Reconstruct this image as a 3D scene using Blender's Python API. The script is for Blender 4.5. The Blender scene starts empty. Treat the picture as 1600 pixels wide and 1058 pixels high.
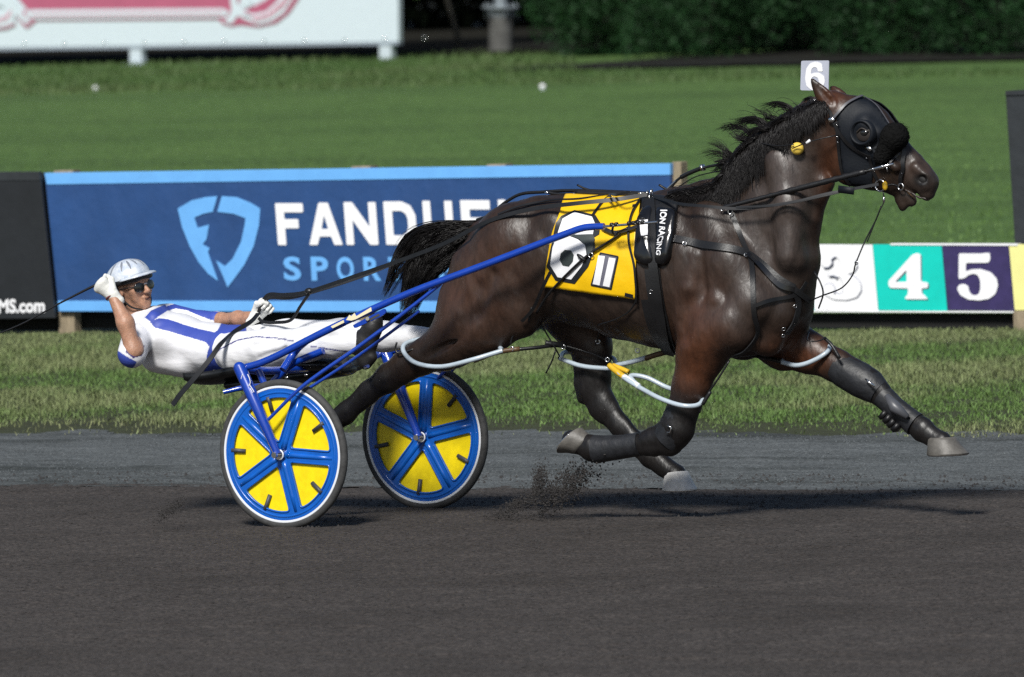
import bpy, bmesh, math, random
import numpy as np
import openvdb
from mathutils import Vector, Matrix, noise
from mathutils.bvhtree import BVHTree
from mathutils.geometry import tessellate_polygon
random.seed(7)
RNG = np.random.default_rng(7)
SC = bpy.context.scene
COL = SC.collection
W = .65                                   # half track width of the sulky

# ------------------------------------------------------------------ camera
# world frame: X = direction of travel, Y = away from the camera side, Z up.
TH, CH, RHO, PITCH, CD, CAX = .5448, 3.1267, .03245, .04678, 48.0, 1.1171
_r = np.array([math.cos(TH), math.sin(TH), 0]); _d = np.array([-math.sin(TH), math.cos(TH), 0]); _z = np.array([0, 0, 1.])
FW = _d*math.cos(PITCH) - _z*math.sin(PITCH)
_u = np.cross(_r, FW)
RT = _r*math.cos(RHO) - _u*math.sin(RHO)
UP = _r*math.sin(RHO) + _u*math.cos(RHO)
CC = np.array([0, -W, 0]) + _r*CAX - _d*CD + _z*CH
FPX = 325*CD
cam = bpy.data.cameras.new('camera'); camo = bpy.data.objects.new('camera', cam); COL.objects.link(camo)
camo.matrix_world = Matrix(((RT[0], UP[0], -FW[0], CC[0]), (RT[1], UP[1], -FW[1], CC[1]), (RT[2], UP[2], -FW[2], CC[2]), (0, 0, 0, 1)))
cam.lens = FPX/1600*36; cam.clip_start = 1; cam.clip_end = 3000
cam.dof.use_dof = True; cam.dof.focus_distance = CD-.3; cam.dof.aperture_fstop = 7
SC.camera = camo

# ------------------------------------------------------------------ light
SUNV = _r*.30 + _d*.95 - _z*.90           # the way the floodlight travels
SUNV = SUNV/np.linalg.norm(SUNV)
world = bpy.data.worlds.new('World'); SC.world = world; world.use_nodes = True
nt = world.node_tree; nt.nodes.clear()
sky = nt.nodes.new('ShaderNodeTexSky'); sky.sky_type = 'NISHITA'; sky.sun_disc = False
sky.sun_elevation = math.asin(-SUNV[2]); sky.sun_rotation = math.atan2(-SUNV[0], -SUNV[1])
bg = nt.nodes.new('ShaderNodeBackground'); bg.inputs[1].default_value = .058
ow = nt.nodes.new('ShaderNodeOutputWorld')
nt.links.new(sky.outputs[0], bg.inputs[0]); nt.links.new(bg.outputs[0], ow.inputs[0])
sl = bpy.data.lights.new('sun', 'SUN'); sl.energy = 3.6; sl.angle = math.radians(12.0); sl.color = (1, .98, .93)
so = bpy.data.objects.new('sun', sl); COL.objects.link(so)
so.rotation_euler = Vector(SUNV).to_track_quat('-Z', 'Y').to_euler()
SC.view_settings.view_transform = 'Standard'; SC.view_settings.look = 'None'
SC.view_settings.gamma = 1; SC.view_settings.use_curve_mapping = False
SC.view_settings.exposure = .36
SC.render.engine = 'CYCLES'
SC.cycles.use_denoising = False; SC.cycles.max_bounces = 6

# ------------------------------------------------------------------ points of the place seen along a view line
def _ray(px, py): return FW + RT*(px-800)/FPX - UP*(py-529)/FPX
def P(px, py, v=0.):                      # point of the upright plane Y = v
    d = _ray(px, py); return CC + d*((v-CC[1])/d[1])
def G(px, py, z=0.):                      # point of the level plane Z = z
    d = _ray(px, py); return CC + d*((z-CC[2])/d[2])
def proj(p):
    q = np.asarray(p)-CC; w = q@FW
    return np.stack([800+FPX*(q@RT)/w, 529-FPX*(q@UP)/w], -1)
M = 1/330.                                # one pixel at the horse, in metres

# ------------------------------------------------------------------ objects
def tag(o, label=None, cat=None, group=None, kind=None):
    for k, v in (('label', label), ('category', cat), ('group', group), ('kind', kind)):
        if v: o[k] = v
    return o
def empty(name, loc, label, cat, group=None):
    o = bpy.data.objects.new(name, None); COL.objects.link(o); o.location = Vector(loc); o.empty_display_size = .1
    return tag(o, label, cat, group)
def rootloc(o):
    p = Vector((0, 0, 0))
    while o: p = p+o.location; o = o.parent
    return p
def mk(name, v, f, mat, parent=None, smooth=True, origin=None, auto=None):
    v = np.asarray(v, dtype=np.float64).reshape(-1, 3)
    me = bpy.data.meshes.new(name)
    org = np.array(rootloc(parent)) if parent else (np.zeros(3) if origin is None else np.asarray(origin, float))
    v = v-org
    if isinstance(f, np.ndarray):
        n, k = f.shape
        me.vertices.add(len(v)); me.vertices.foreach_set('co', v.ravel().astype(np.float32))
        me.loops.add(n*k); me.loops.foreach_set('vertex_index', f.ravel().astype(np.int32))
        me.polygons.add(n); me.polygons.foreach_set('loop_start', np.arange(0, n*k, k, dtype=np.int32))
        me.polygons.foreach_set('loop_total', np.full(n, k, dtype=np.int32))
        me.update(calc_edges=True)
    else:
        me.from_pydata([tuple(x) for x in v], [], [tuple(x) for x in f])
    if smooth:
        me.polygons.foreach_set('use_smooth', np.ones(len(me.polygons), dtype=bool))
    if auto is not None and smooth:
        me.set_sharp_from_angle(angle=math.radians(auto))
    if mat: me.materials.append(mat)
    o = bpy.data.objects.new(name, me); COL.objects.link(o)
    if parent: o.parent = parent
    else: o.location = Vector(org)
    return o
class MB:                                  # collects shapes into one mesh
    def __init__(s): s.v = []; s.f = []; s.n = 0
    def add(s, v, f):
        s.v += [tuple(x) for x in v]; s.f += [tuple(i+s.n for i in q) for q in f]; s.n += len(v); return s
    def box(s, c, size, rot=None):
        a, b, d = [x/2 for x in size]
        v = [Vector((x, y, z)) for x in (-a, a) for y in (-b, b) for z in (-d, d)]
        if rot is not None: v = [rot@x for x in v]
        v = [x+Vector(c) for x in v]
        return s.add(v, [(0, 1, 3, 2), (4, 6, 7, 5), (0, 4, 5, 1), (2, 3, 7, 6), (0, 2, 6, 4), (1, 5, 7, 3)])
    def tube(s, pts, r, n=10, cap=True, flat=1., upv=None):
        pts = [Vector(p) for p in pts]; m = len(pts)
        rr = r if hasattr(r, '__len__') else [r]*m
        t0 = (pts[1]-pts[0]).normalized()
        ref = Vector(upv) if upv is not None else (Vector((0, 0, 1)) if abs(t0.z) < .9 else Vector((1, 0, 0)))
        vs = []; N = (ref-t0*ref.dot(t0)).normalized()
        for i in range(m):
            t = (pts[min(i+1, m-1)]-pts[max(i-1, 0)])
            t = t.normalized() if t.length > 1e-9 else t0
            N = (N-t*N.dot(t)); N = N.normalized() if N.length > 1e-6 else Vector((0, 1, 0))
            B = t.cross(N)
            for k in range(n):
                a = 2*math.pi*k/n
                vs.append(pts[i]+(N*math.cos(a)*flat+B*math.sin(a))*rr[i])
        f = [(i*n+k, i*n+(k+1) % n, (i+1)*n+(k+1) % n, (i+1)*n+k) for i in range(m-1) for k in range(n)]
        if cap: f += [tuple(range(n))[::-1], tuple((m-1)*n+k for k in range(n))]
        return s.add(vs, f)
    def ring(s, c, ax, R, r, n=40, m=10, a0=0, a1=2*math.pi):
        ax = Vector(ax).normalized(); e = Vector((0, 0, 1)) if abs(ax.z) < .9 else Vector((1, 0, 0))
        e1 = (e-ax*e.dot(ax)).normalized(); e2 = ax.cross(e1); full = abs(a1-a0-2*math.pi) < 1e-6
        q = n if full else n+1; vs = []
        for i in range(q):
            a = a0+(a1-a0)*i/n; d = e1*math.cos(a)+e2*math.sin(a)
            for k in range(m):
                b = 2*math.pi*k/m; vs.append(Vector(c)+d*(R+r*math.cos(b))+ax*(r*math.sin(b)))
        f = []
        for i in range(n):
            j = (i+1) % q
            for k in range(m): f.append((i*m+k, i*m+(k+1) % m, j*m+(k+1) % m, j*m+k))
        return s.add(vs, f)
    def ball(s, c, r, n=14, m=9, rot=None):
        r = r if hasattr(r, '__len__') else (r, r, r); vs = []
        for i in range(m+1):
            a = math.pi*i/m
            for k in range(n):
                b = 2*math.pi*k/n
                p = Vector((r[0]*math.sin(a)*math.cos(b), r[1]*math.sin(a)*math.sin(b), r[2]*math.cos(a)))
                if rot is not None: p = rot@p
                vs.append(p+Vector(c))
        return s.add(vs, [(i*n+k, (i+1)*n+k, (i+1)*n+(k+1) % n, i*n+(k+1) % n) for i in range(m) for k in range(n)])
    def build(s, name, mat, parent=None, **kw): return mk(name, s.v, s.f, mat, parent, **kw)
def spline(pts, n=8):                      # Catmull-Rom through points
    p = [np.asarray(x, float) for x in pts]
    if len(p) < 3: return [p[0]+(p[-1]-p[0])*i/n for i in range(n+1)]
    q = [2*p[0]-p[1]]+p+[2*p[-1]-p[-2]]; out = []
    for i in range(1, len(q)-2):
        for k in range(n):
            t = k/n; a, b, c, d = q[i-1:i+3]
            out.append(.5*((2*b)+(-a+c)*t+(2*a-5*b+4*c-d)*t*t+(-a+3*b-3*c+d)*t**3))
    out.append(p[-1]); return out
def loopround(loop, r=.1, n=4):            # rounds the corners of a polygon
    out = []; L = len(loop)
    for i in range(L):
        a, b, c = (np.asarray(loop[(i+k) % L], float) for k in (-1, 0, 1))
        la = np.linalg.norm(a-b); lc = np.linalg.norm(c-b); q = min(r, la*.49, lc*.49)
        p0 = b+(a-b)/la*q; p1 = b+(c-b)/lc*q
        for k in range(n+1):
            t = k/n; out.append((1-t)**2*p0+2*t*(1-t)*b+t*t*p1)
    return out
def flat(loops, fn, thick, nrm):           # extruded flat shape: loops of 2D points (first outer, rest holes), fn maps to 3D
    mb = MB(); nrm = np.asarray(nrm, float)
    base = [p for l in loops for p in l]
    V = [np.asarray(fn(p[0], p[1]), float) for p in base]
    tri = tessellate_polygon([[Vector((p[0], p[1], 0)) for p in l] for l in loops])
    n = len(V); f = []
    for t in tri:
        a, b, c = (V[i] for i in t)
        f.append(t if np.dot(np.cross(b-a, c-a), nrm) > 0 else t[::-1])
    mb.v = [tuple(p+nrm*thick) for p in V]+[tuple(p) for p in V]; mb.f = list(f)
    k = 0
    for l in loops:
        m = len(l)
        for i in range(m): mb.f.append((k+i, k+(i+1) % m, n+k+(i+1) % m, n+k+i))
        k += m
    mb.n = 2*n
    return mb
def fixn(o):
    bm = bmesh.new(); bm.from_mesh(o.data); bmesh.ops.recalc_face_normals(bm, faces=bm.faces); bm.to_mesh(o.data); bm.free(); return o
def text_mesh(s, bold=0., extrude=0.):
    cu = bpy.data.curves.new('lettering', 'FONT'); cu.body = s; cu.size = 1; cu.offset = bold; cu.extrude = extrude; cu.resolution_u = 4
    ob = bpy.data.objects.new('lettering', cu); COL.objects.link(ob)
    bpy.context.view_layer.update()
    me = bpy.data.meshes.new_from_object(ob.evaluated_get(bpy.context.evaluated_depsgraph_get()))
    v = np.zeros(len(me.vertices)*3); me.vertices.foreach_get('co', v); v = v.reshape(-1, 3)
    f = [tuple(p.vertices) for p in me.polygons]
    bpy.data.objects.remove(ob); bpy.data.curves.remove(cu); bpy.data.meshes.remove(me)
    v[:, :2] -= v[:, :2].min(0); sz = v[:, :2].max(0); v[:, :2] /= sz
    return v, f

# ------------------------------------------------------------------ materials
def mat(name, col, rough=.6, metal=0., coat=0., spec=.5, bump=0., bscale=60., var=0., vscale=8., col2=None, sheen=0., attr=None, rvar=0., coords='Object', stretch=None, detail=6, sub=0., em=None):
    m = bpy.data.materials.new(name); m.use_nodes = True; n = m.node_tree; N = n.nodes; L = n.links
    b = N['Principled BSDF']
    b.inputs['Roughness'].default_value = rough; b.inputs['Metallic'].default_value = metal
    b.inputs['Coat Weight'].default_value = coat; b.inputs['Coat Roughness'].default_value = .14
    b.inputs['Specular IOR Level'].default_value = spec; b.inputs['Sheen Weight'].default_value = sheen
    if sub: b.inputs['Subsurface Weight'].default_value = sub; b.inputs['Subsurface Radius'].default_value = (.012, .005, .003)
    b.inputs['Base Color'].default_value = (*col, 1)
    tc = N.new('ShaderNodeTexCoord'); mp = N.new('ShaderNodeMapping'); L.new(tc.outputs[coords], mp.inputs[0])
    if stretch: mp.inputs['Scale'].default_value = stretch
    base = None
    if attr:
        a = N.new('ShaderNodeAttribute'); a.attribute_name = attr; base = a.outputs['Color']
    if var or col2:
        t = N.new('ShaderNodeTexNoise'); t.inputs['Scale'].default_value = vscale; t.inputs['Detail'].default_value = detail; t.inputs['Roughness'].default_value = .65
        L.new(mp.outputs[0], t.inputs['Vector'])
        mx = N.new('ShaderNodeMix'); mx.data_type = 'RGBA'
        if col2:
            rp = N.new('ShaderNodeMapRange'); rp.inputs[1].default_value = .38; rp.inputs[2].default_value = .62
            L.new(t.outputs[0], rp.inputs[0]); L.new(rp.outputs[0], mx.inputs[0])
            mx.inputs[6].default_value = (*col, 1); mx.inputs[7].default_value = (*col2, 1)
            if base: L.new(base, mx.inputs[6])
        else:
            mx.blend_type = 'MULTIPLY'; mx.inputs[0].default_value = 1
            rp = N.new('ShaderNodeMapRange'); rp.inputs[1].default_value = .3; rp.inputs[2].default_value = .7
            rp.inputs[3].default_value = 1-var; rp.inputs[4].default_value = 1+var
            L.new(t.outputs[0], rp.inputs[0])
            mx.inputs[6].default_value = (*col, 1); L.new(rp.outputs[0], mx.inputs[7])
            if base: L.new(base, mx.inputs[6])
        L.new(mx.outputs[2], b.inputs['Base Color'])
    elif base: L.new(base, b.inputs['Base Color'])
    if bump:
        t = N.new('ShaderNodeTexNoise'); t.inputs['Scale'].default_value = bscale; t.inputs['Detail'].default_value = 5
        L.new(mp.outputs[0], t.inputs['Vector'])
        bp = N.new('ShaderNodeBump'); bp.inputs['Strength'].default_value = 1; bp.inputs['Distance'].default_value = bump
        L.new(t.outputs[0], bp.inputs['Height']); L.new(bp.outputs[0], b.inputs['Normal'])
        if rvar:
            rr = N.new('ShaderNodeMapRange'); rr.inputs[3].default_value = rough-rvar; rr.inputs[4].default_value = rough+rvar
            L.new(t.outputs[0], rr.inputs[0]); L.new(rr.outputs[0], b.inputs['Roughness'])
    return m
MT = {}
MT['blue'] = mat('blue_paint', (.004, .045, .36), .3, coat=1, var=.12, vscale=14)
MT['wblue'] = mat('wheel_blue', (.003, .10, .46), .33, coat=.4, var=.12, vscale=12, bump=.0004, bscale=40)
MT['yellow'] = mat('wheel_yellow', (.86, .66, .003), .42, var=.12, vscale=22)
MT['cloth'] = mat('yellow_vinyl', (.84, .50, .004), .36, bump=.006, bscale=9, var=.05, vscale=14)
MT['tyre'] = mat('tyre_rubber', (.045, .045, .045), .75, var=.4, vscale=30, bump=.0006, bscale=200)
MT['white'] = mat('white_paint', (.8, .8, .82), .45, var=.05, vscale=5)
MT['wstripe'] = mat('rim_stripe', (.74, .76, .8), .4)
MT['metal'] = mat('bright_metal', (.7, .7, .7), .22, metal=1)
MT['black'] = mat('black_leather', (.009, .009, .01), .42, bump=.0008, bscale=120, var=.3)
MT['strap'] = mat('black_strap', (.008, .008, .009), .38, var=.3, vscale=20)
MT['pad'] = mat('glossy_black_pad', (.006, .006, .007), .22, coat=.5, bump=.001, bscale=30)
MT['hair'] = mat('black_hair', (.007, .006, .006), .45, var=.4, vscale=9, spec=.25)
MT['coat'] = mat('horse_coat', (.03, .02, .015), .42, attr='tint', var=.32, vscale=30, bump=.0018, bscale=80, rvar=.12, spec=.45, stretch=(1, 1, .45))
MT['hood'] = mat('blue_black_hood', (.005, .007, .011), .6, spec=.3, bump=.001, bscale=90, var=.2)
MT['hoof2'] = mat('pale_hoof_horn', (.62, .61, .60), .5, var=.2, vscale=30, bump=.001, bscale=80)
MT['hoof'] = mat('hoof_horn', (.105, .098, .088), .5, var=.3, vscale=30, bump=.001, bscale=80)
MT['tubep'] = mat('hopple_plastic', (.42, .49, .55), .3, var=.1, vscale=20, coat=.3)
MT['brown'] = mat('brown_strap', (.09, .05, .02), .5, var=.3, vscale=30)
MT['ystrap'] = mat('yellow_sleeve', (.65, .4, .02), .5, var=.2)
MT['skin'] = mat('skin', (.40, .215, .14), .48, var=.22, vscale=45, sub=.1, bump=.0016, bscale=110)
MT['glove'] = mat('white_glove', (.72, .72, .68), .7, bump=.002, bscale=70, var=.1, vscale=25)
MT['shirt'] = mat('racing_silks', (.75, .75, .78), .55, attr='tint', bump=.004, bscale=14, var=.05, vscale=12, stretch=(1, 1, 2))
MT['trou'] = mat('white_trousers', (.74, .74, .76), .6, attr='tint', bump=.005, bscale=11, var=.05, vscale=9, stretch=(.6, 1, 2.2))
MT['lens'] = mat('dark_lens', (.01, .01, .01), .08, coat=1)
MT['sole'] = mat('boot_sole', (.02, .02, .02), .7, bump=.002, bscale=90)
# ------------------------------------------------------------------ ground of the place
def vnoise(x, y, seed=0):                 # value noise on arrays
    r = np.random.default_rng(seed).random((256, 256))
    xi = np.floor(x).astype(int); yi = np.floor(y).astype(int); fx = x-xi; fy = y-yi
    fx = fx*fx*(3-2*fx); fy = fy*fy*(3-2*fy)
    g = lambda a, b: r[a & 255, b & 255]
    return (g(xi, yi)*(1-fx)+g(xi+1, yi)*fx)*(1-fy)+(g(xi, yi+1)*(1-fx)+g(xi+1, yi+1)*fx)*fy
def fbm(x, y, seed=0, o=4):
    return sum(vnoise(x*2**i, y*2**i, seed+i)*.5**i for i in range(o))/(2-.5**(o-1))
def ground_mat(name, c1, c2, scale, bump, bscale, rough=.9, stretch=(1, 1, 1), c3=None, s3=1., fine=.25, fscale=160):
    m = bpy.data.materials.new(name); m.use_nodes = True; n = m.node_tree; N = n.nodes; L = n.links; b = N['Principled BSDF']
    b.inputs['Roughness'].default_value = rough; b.inputs['Specular IOR Level'].default_value = .2
    tc = N.new('ShaderNodeTexCoord'); mp = N.new('ShaderNodeMapping'); mp.inputs['Scale'].default_value = stretch; L.new(tc.outputs['Object'], mp.inputs[0])
    def tex(s, d=6, src=mp):
        t = N.new('ShaderNodeTexNoise'); t.inputs['Scale'].default_value = s; t.inputs['Detail'].default_value = d; t.inputs['Roughness'].default_value = .7
        L.new(src.outputs[0], t.inputs['Vector']); return t
    def rng(t, a, c, d=0, e=1):
        r = N.new('ShaderNodeMapRange'); r.inputs[1].default_value = a; r.inputs[2].default_value = c; r.inputs[3].default_value = d; r.inputs[4].default_value = e
        L.new(t.outputs[0], r.inputs[0]); return r
    mx = N.new('ShaderNodeMix'); mx.data_type = 'RGBA'; mx.inputs[6].default_value = (*c1, 1); mx.inputs[7].default_value = (*c2, 1)
    L.new(rng(tex(scale), .35, .65).outputs[0], mx.inputs[0]); out = mx.outputs[2]
    if c3:
        m3 = N.new('ShaderNodeMix'); m3.data_type = 'RGBA'; L.new(out, m3.inputs[6]); m3.inputs[7].default_value = (*c3, 1)
        L.new(rng(tex(s3, 4), .48, .66).outputs[0], m3.inputs[0]); out = m3.outputs[2]
    mf = N.new('ShaderNodeMix'); mf.data_type = 'RGBA'; mf.blend_type = 'MULTIPLY'; mf.inputs[0].default_value = 1
    tf = N.new('ShaderNodeTexNoise'); tf.inputs['Scale'].default_value = fscale; tf.inputs['Detail'].default_value = 3; L.new(tc.outputs['Object'], tf.inputs['Vector'])
    L.new(out, mf.inputs[6]); L.new(rng(tf, .3, .7, 1-fine, 1+fine).outputs[0], mf.inputs[7])
    L.new(mf.outputs[2], b.inputs['Base Color'])
    bp = N.new('ShaderNodeBump'); bp.inputs['Distance'].default_value = bump; L.new(tex(bscale, 4, tc if False else mp).outputs[0], bp.inputs['Height']); L.new(bp.outputs[0], b.inputs['Normal'])
    return m
def grid(x0, x1, nx, y0, y1, ny, zf, yedge0=None, yedge1=None):
    X, Y = np.meshgrid(np.linspace(x0, x1, nx), np.linspace(0, 1, ny), indexing='ij')
    a = y0+(yedge0(X) if yedge0 else 0); b = y1+(yedge1(X) if yedge1 else 0)
    Y = a+(b-a)*Y
    V = np.stack([X, Y, zf(X, Y)], -1).reshape(-1, 3)
    i = np.arange(nx*ny).reshape(nx, ny)
    F = np.stack([i[:-1, :-1], i[1:, :-1], i[1:, 1:], i[:-1, 1:]], -1).reshape(-1, 4)
    return V, F
YG0, YG1, YF = 2.35, 5.95, 16.82           # gravel from, grass from, fence line
m_dirt = ground_mat('track_dirt', (.047, .040, .036), (.060, .052, .047), 3.0, .005, 60, stretch=(1, 1, 1), c3=(.040, .034, .030), s3=.7, fine=.6, fscale=55)
m_gravel = ground_mat('limestone_grit', (.072, .078, .079), (.110, .119, .121), 5, .008, 45, stretch=(.35, 1, 1), c3=(.038, .042, .040), s3=1.1, fine=.5, fscale=60)
m_soil = ground_mat('verge_soil', (.035, .036, .022), (.05, .06, .025), 4, .01, 30)
m_lawn = ground_mat('mown_lawn', (.060, .115, .028), (.085, .145, .038), 1.2, .02, 14, stretch=(.35, 1, 1), c3=(.055, .10, .026), s3=.22, fine=.5, fscale=11)
m_mulch = ground_mat('bark_mulch', (.006, .006, .005), (.016, .015, .010), 3, .02, 20)
# far ground sheet to the horizon, then each surface a few millimetres above
V, F = grid(-900, 900, 40, -400, 1500, 40, lambda X, Y: X*0-.06)
tag(mk('ground', V, F, m_soil), kind='structure')
V, F = grid(-250, 200, 60, YG1+4, 320, 120, lambda X, Y: np.clip((Y-30)/40, 0, 1)*.05-.008)
tag(mk('lawn', V, F, m_lawn), kind='structure')
V, F = grid(-40, 40, 300, YG1, YF+1.5, 60, lambda X, Y: -.004+.03*fbm(X*2, Y*2, 3)*np.clip((Y-YG1)/1.2, 0, 1)*np.clip((YF-Y)/2, 0, 1))
tag(mk('grass_verge', V, F, m_soil), kind='structure')
V, F = grid(-6, 9, 900, YG0-.35, YG1+.3, 200, lambda X, Y: .001+.012*fbm(X*14, Y*14, 11, 3)-.006+.01*fbm(X*2.2, Y*4, 12, 2),
            None, lambda X: .9*fbm(X*2.2, X*0, 5, 5)-.35)
tag(mk('gravel_strip', V, F, m_gravel), kind='structure')
for nm, a, b in (('gravel_strip', -60, -6), ('gravel_strip', 9, 60)):
    V, F = grid(a, b, 60, YG0-.35, YG1+.3, 6, lambda X, Y: X*0+.001); tag(mk(nm, V, F, m_gravel), kind='structure')
def tz(X, Y): return .010+.012*fbm(X*11, Y*11, 21, 3)-.006+.012*fbm(X*1.3, Y*3.2, 22, 3)+.008*fbm(X*.35, Y*9, 24, 3)-.012-.012*np.clip((Y-1.9)/.5, 0, 1)
V, F = grid(-6, 9, 1000, -13, YG0, 760, tz, None, lambda X: .7*fbm(X*2.5, X*0, 8, 6)-.3)
tag(mk('race_track', V, F, m_dirt), kind='structure')
for a, b, c, d in ((-60, -6, -30, YG0), (9, 60, -30, YG0), (-6, 9, -60, -13)):
    V, F = grid(a, b, 30, c, d, 10, lambda X, Y: X*0+.004); tag(mk('race_track', V, F, m_dirt), kind='structure')

# grass blades
def blades(name, pts, h, w, lean, cols, mt, seed=1, parent=None):
    r = np.random.default_rng(seed); n = len(pts)
    a = r.random(n)*2*np.pi; L = r.random(n)*lean
    d = np.stack([np.cos(a), np.sin(a), np.zeros(n)], -1); b = r.random(n)*2*np.pi
    s = np.stack([np.cos(b), np.sin(b), np.zeros(n)], -1)*(w*(.6+.8*r.random(n)))[:, None]
    h = h[:, None]; up = np.array([0, 0, 1.])
    p1 = pts+up*h*.55+d*(h*L[:, None]*.3); p2 = pts+up*h*(1-.25*L[:, None])+d*(h*L[:, None])
    V = np.stack([pts-s, pts+s, p1+s*.8, p1-s*.8, p2], 1).reshape(-1, 3)
    i = np.arange(n)[:, None]*5
    F = np.concatenate([i+np.array([[0, 1, 2]]), i+np.array([[0, 2, 3]]), i+np.array([[3, 2, 4]])], 0)
    o = mk(name, V, F, mt, parent)
    at = o.data.color_attributes.new('tint', 'FLOAT_COLOR', 'POINT')
    c = np.ones((n, 5, 4), dtype=np.float32); c[:, :, :3] = cols[:, None, :]
    at.data.foreach_set('color', c.ravel())
    return tag(o, kind='stuff')
MT['grass'] = mat('grass_blade', (.1, .2, .04), .6, attr='tint', spec=.25)
def cols_mix(n, a, b, t, jit=.25, seed=2):
    r = np.random.default_rng(seed); c = np.array(a)[None]*(1-t[:, None])+np.array(b)[None]*t[:, None]
    return c*(1-jit+2*jit*r.random((n, 1)))
n = 420000
q0 = np.stack([RNG.random(n)*22-14.5, YG1+.02+(YF+.1-YG1)*RNG.random(n)**1.1, np.zeros(n)], -1)
pp = proj(q0); q0 = q0[(pp[:, 0] > -60) & (pp[:, 0] < 1660)]; n = len(q0)
e = (q0[:, 1]-YG1); q0 = q0[(RNG.random(n) < np.clip(e/2.1-.05+1.6*(fbm(q0[:, 0]*1.1, q0[:, 1]*.8, 40)-.5), .03, 1))]; n = len(q0)
e = q0[:, 1]-YG1; patch = .5+1.5*(fbm(q0[:, 0]*.7, q0[:, 1]*.45, 31)-.5); fin = fbm(q0[:, 0]*5, q0[:, 1]*5, 33)
hh = (.026+.06*fin*patch*1.6)*(.45+.55*np.clip(e/1.5, 0, 1))*(.5+.8*RNG.random(n))*(.35+.65*np.clip((YF-q0[:, 1]-.1)/2.5, 0, 1))
dry = np.clip((patch-.5)*4+.35, 0, 1)*.55+.65*np.clip(1-e/1.3, 0, 1)*RNG.random(n)
C = cols_mix(n, (.082, .160, .034), (.20, .21, .105), np.clip(dry+.14+.25*(RNG.random(n)-.5), 0, 1), .45)
tag(blades('verge_grass', q0, hh, np.full(n, .0022)+.0012*RNG.random(n), 1.2, C, MT['grass']), 'uneven green and straw coloured grass growing between the gravel and the boards', 'grass')
n = 150000
q0 = np.stack([RNG.random(n)*90-75, YF+1.2+(95-YF)*RNG.random(n)**1.3, np.zeros(n)], -1)
pp = proj(q0); q0 = q0[(pp[:, 0] > -30) & (pp[:, 0] < 1630) & (pp[:, 1] > 100)]; n = len(q0)
pa = fbm(q0[:, 0]*.35, q0[:, 1]*.2, 35)
C = cols_mix(n, (.07, .14, .034), (.105, .17, .048), pa, .25)
tag(blades('lawn_grass', q0, .03+.03*RNG.random(n), np.full(n, .007), .8, C, MT['grass'], 5), 'short mown green grass of the infield lawn', 'grass')

# rough turf along the foot of the sign and the shrubs
n = 60000
base = G(800, 104); YS = base[1]
q0 = np.stack([base[0]+RNG.random(n)*48-24, YS-14+RNG.random(n)*22, np.full(n, .04)], -1)
pp = proj(q0); keep = (pp[:, 0] > -30) & (pp[:, 0] < 1630) & (pp[:, 1] > 78) & (pp[:, 1] < 150) & ((pp[:, 0] < 900) | (pp[:, 1] > 112))
q0 = q0[keep]; n = len(q0); pa = fbm(q0[:, 0]*.5, q0[:, 1]*.3, 36)
C = cols_mix(n, (.05, .10, .025), (.085, .115, .045), np.clip(pa*1.6-.4, 0, 1), .2)
tag(blades('rough_grass', q0, .05+.12*RNG.random(n)*pa, np.full(n, .012), .8, C, MT['grass'], 6), 'rough longer grass along the far edge of the lawn', 'grass')

# ------------------------------------------------------------------ board fence
fY = YF
def fp(px, py, dv=0.): return P(px, py, fY+dv)
def slab(name, corners, v0, v1, mt, parent=None, bev=0.):     # corners in view coordinates on the plane, box between planes v0 and v1
    c = [P(x, y, v0) for x, y in corners]
    vv = [tuple(p) for p in c]+[(p[0], v1, p[2]) for p in c]
    n = len(c); f = [tuple(range(n))[::-1], tuple(range(n, 2*n))]+[(i, (i+1) % n, n+(i+1) % n, n+i) for i in range(n)]
    o = fixn(mk(name, vv, f, mt, parent, smooth=False))
    if bev:
        b = o.modifiers.new('bevel', 'BEVEL'); b.width = bev; b.segments = 2
    return o
m_bblue = mat('banner_blue', (.018, .062, .19), .5, var=.16, vscale=2.2, bump=.03, bscale=1.8)
m_blight = mat('banner_light_blue', (.14, .40, .80), .5, var=.06, vscale=6, bump=.006, bscale=3)
m_bwhite = mat('banner_white', (.82, .82, .84), .5, var=.03)
m_bblack = mat('banner_black', (.013, .015, .018), .5, var=.2, vscale=5, bump=.01, bscale=2)
m_wood = mat('weathered_wood', (.26, .21, .14), .8, var=.35, vscale=6, stretch=(6, 6, 1), bump=.004, bscale=30)
m_dark = mat('dark_board', (.02, .024, .028), .6, var=.2, bump=.004, bscale=12)
m_teal = mat('teal_paint', (.0, .55, .46), .5, var=.08, vscale=7)
m_purple = mat('purple_paint', (.035, .025, .10), .5, var=.2, vscale=10)
m_pale = mat('pale_yellow_paint', (.80, .77, .30), .5, var=.05)
m_shadow = mat('grey_edge_print', (.10, .11, .16), .6)
m_recess = mat('recess_shade', (.006, .006, .006), .9)
# the blue banner
BAN = empty('advertising_board', fp(560, 490), 'long blue advertising board with light blue edges and a shield emblem, behind the driver', 'advertising board')
slab('panel', [(70, 271), (1047, 256.5), (1052, 489), (92, 487)], fY, fY+.03, m_bblue, BAN)
slab('edge_strip', [(69, 270.5), (1047, 255.5), (1047, 273.5), (73, 288.5)], fY-.006, fY+.036, m_blight, BAN, .002)
slab('edge_strip', [(90, 470), (1052, 471), (1052, 488), (92, 486.5)], fY-.006, fY+.036, m_blight, BAN, .002)
NF = np.array([0, -1., 0])
def onb(loops, dv, thick, mt, name, parent, rnd=0., plane=None):
    if rnd: loops = [loopround(l, rnd) for l in loops]
    pl = (fY if plane is None else plane)
    return fixn(flat(loops, lambda x, y: P(x, y, pl-dv), thick, NF).build(name, mt, parent, smooth=False))
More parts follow.
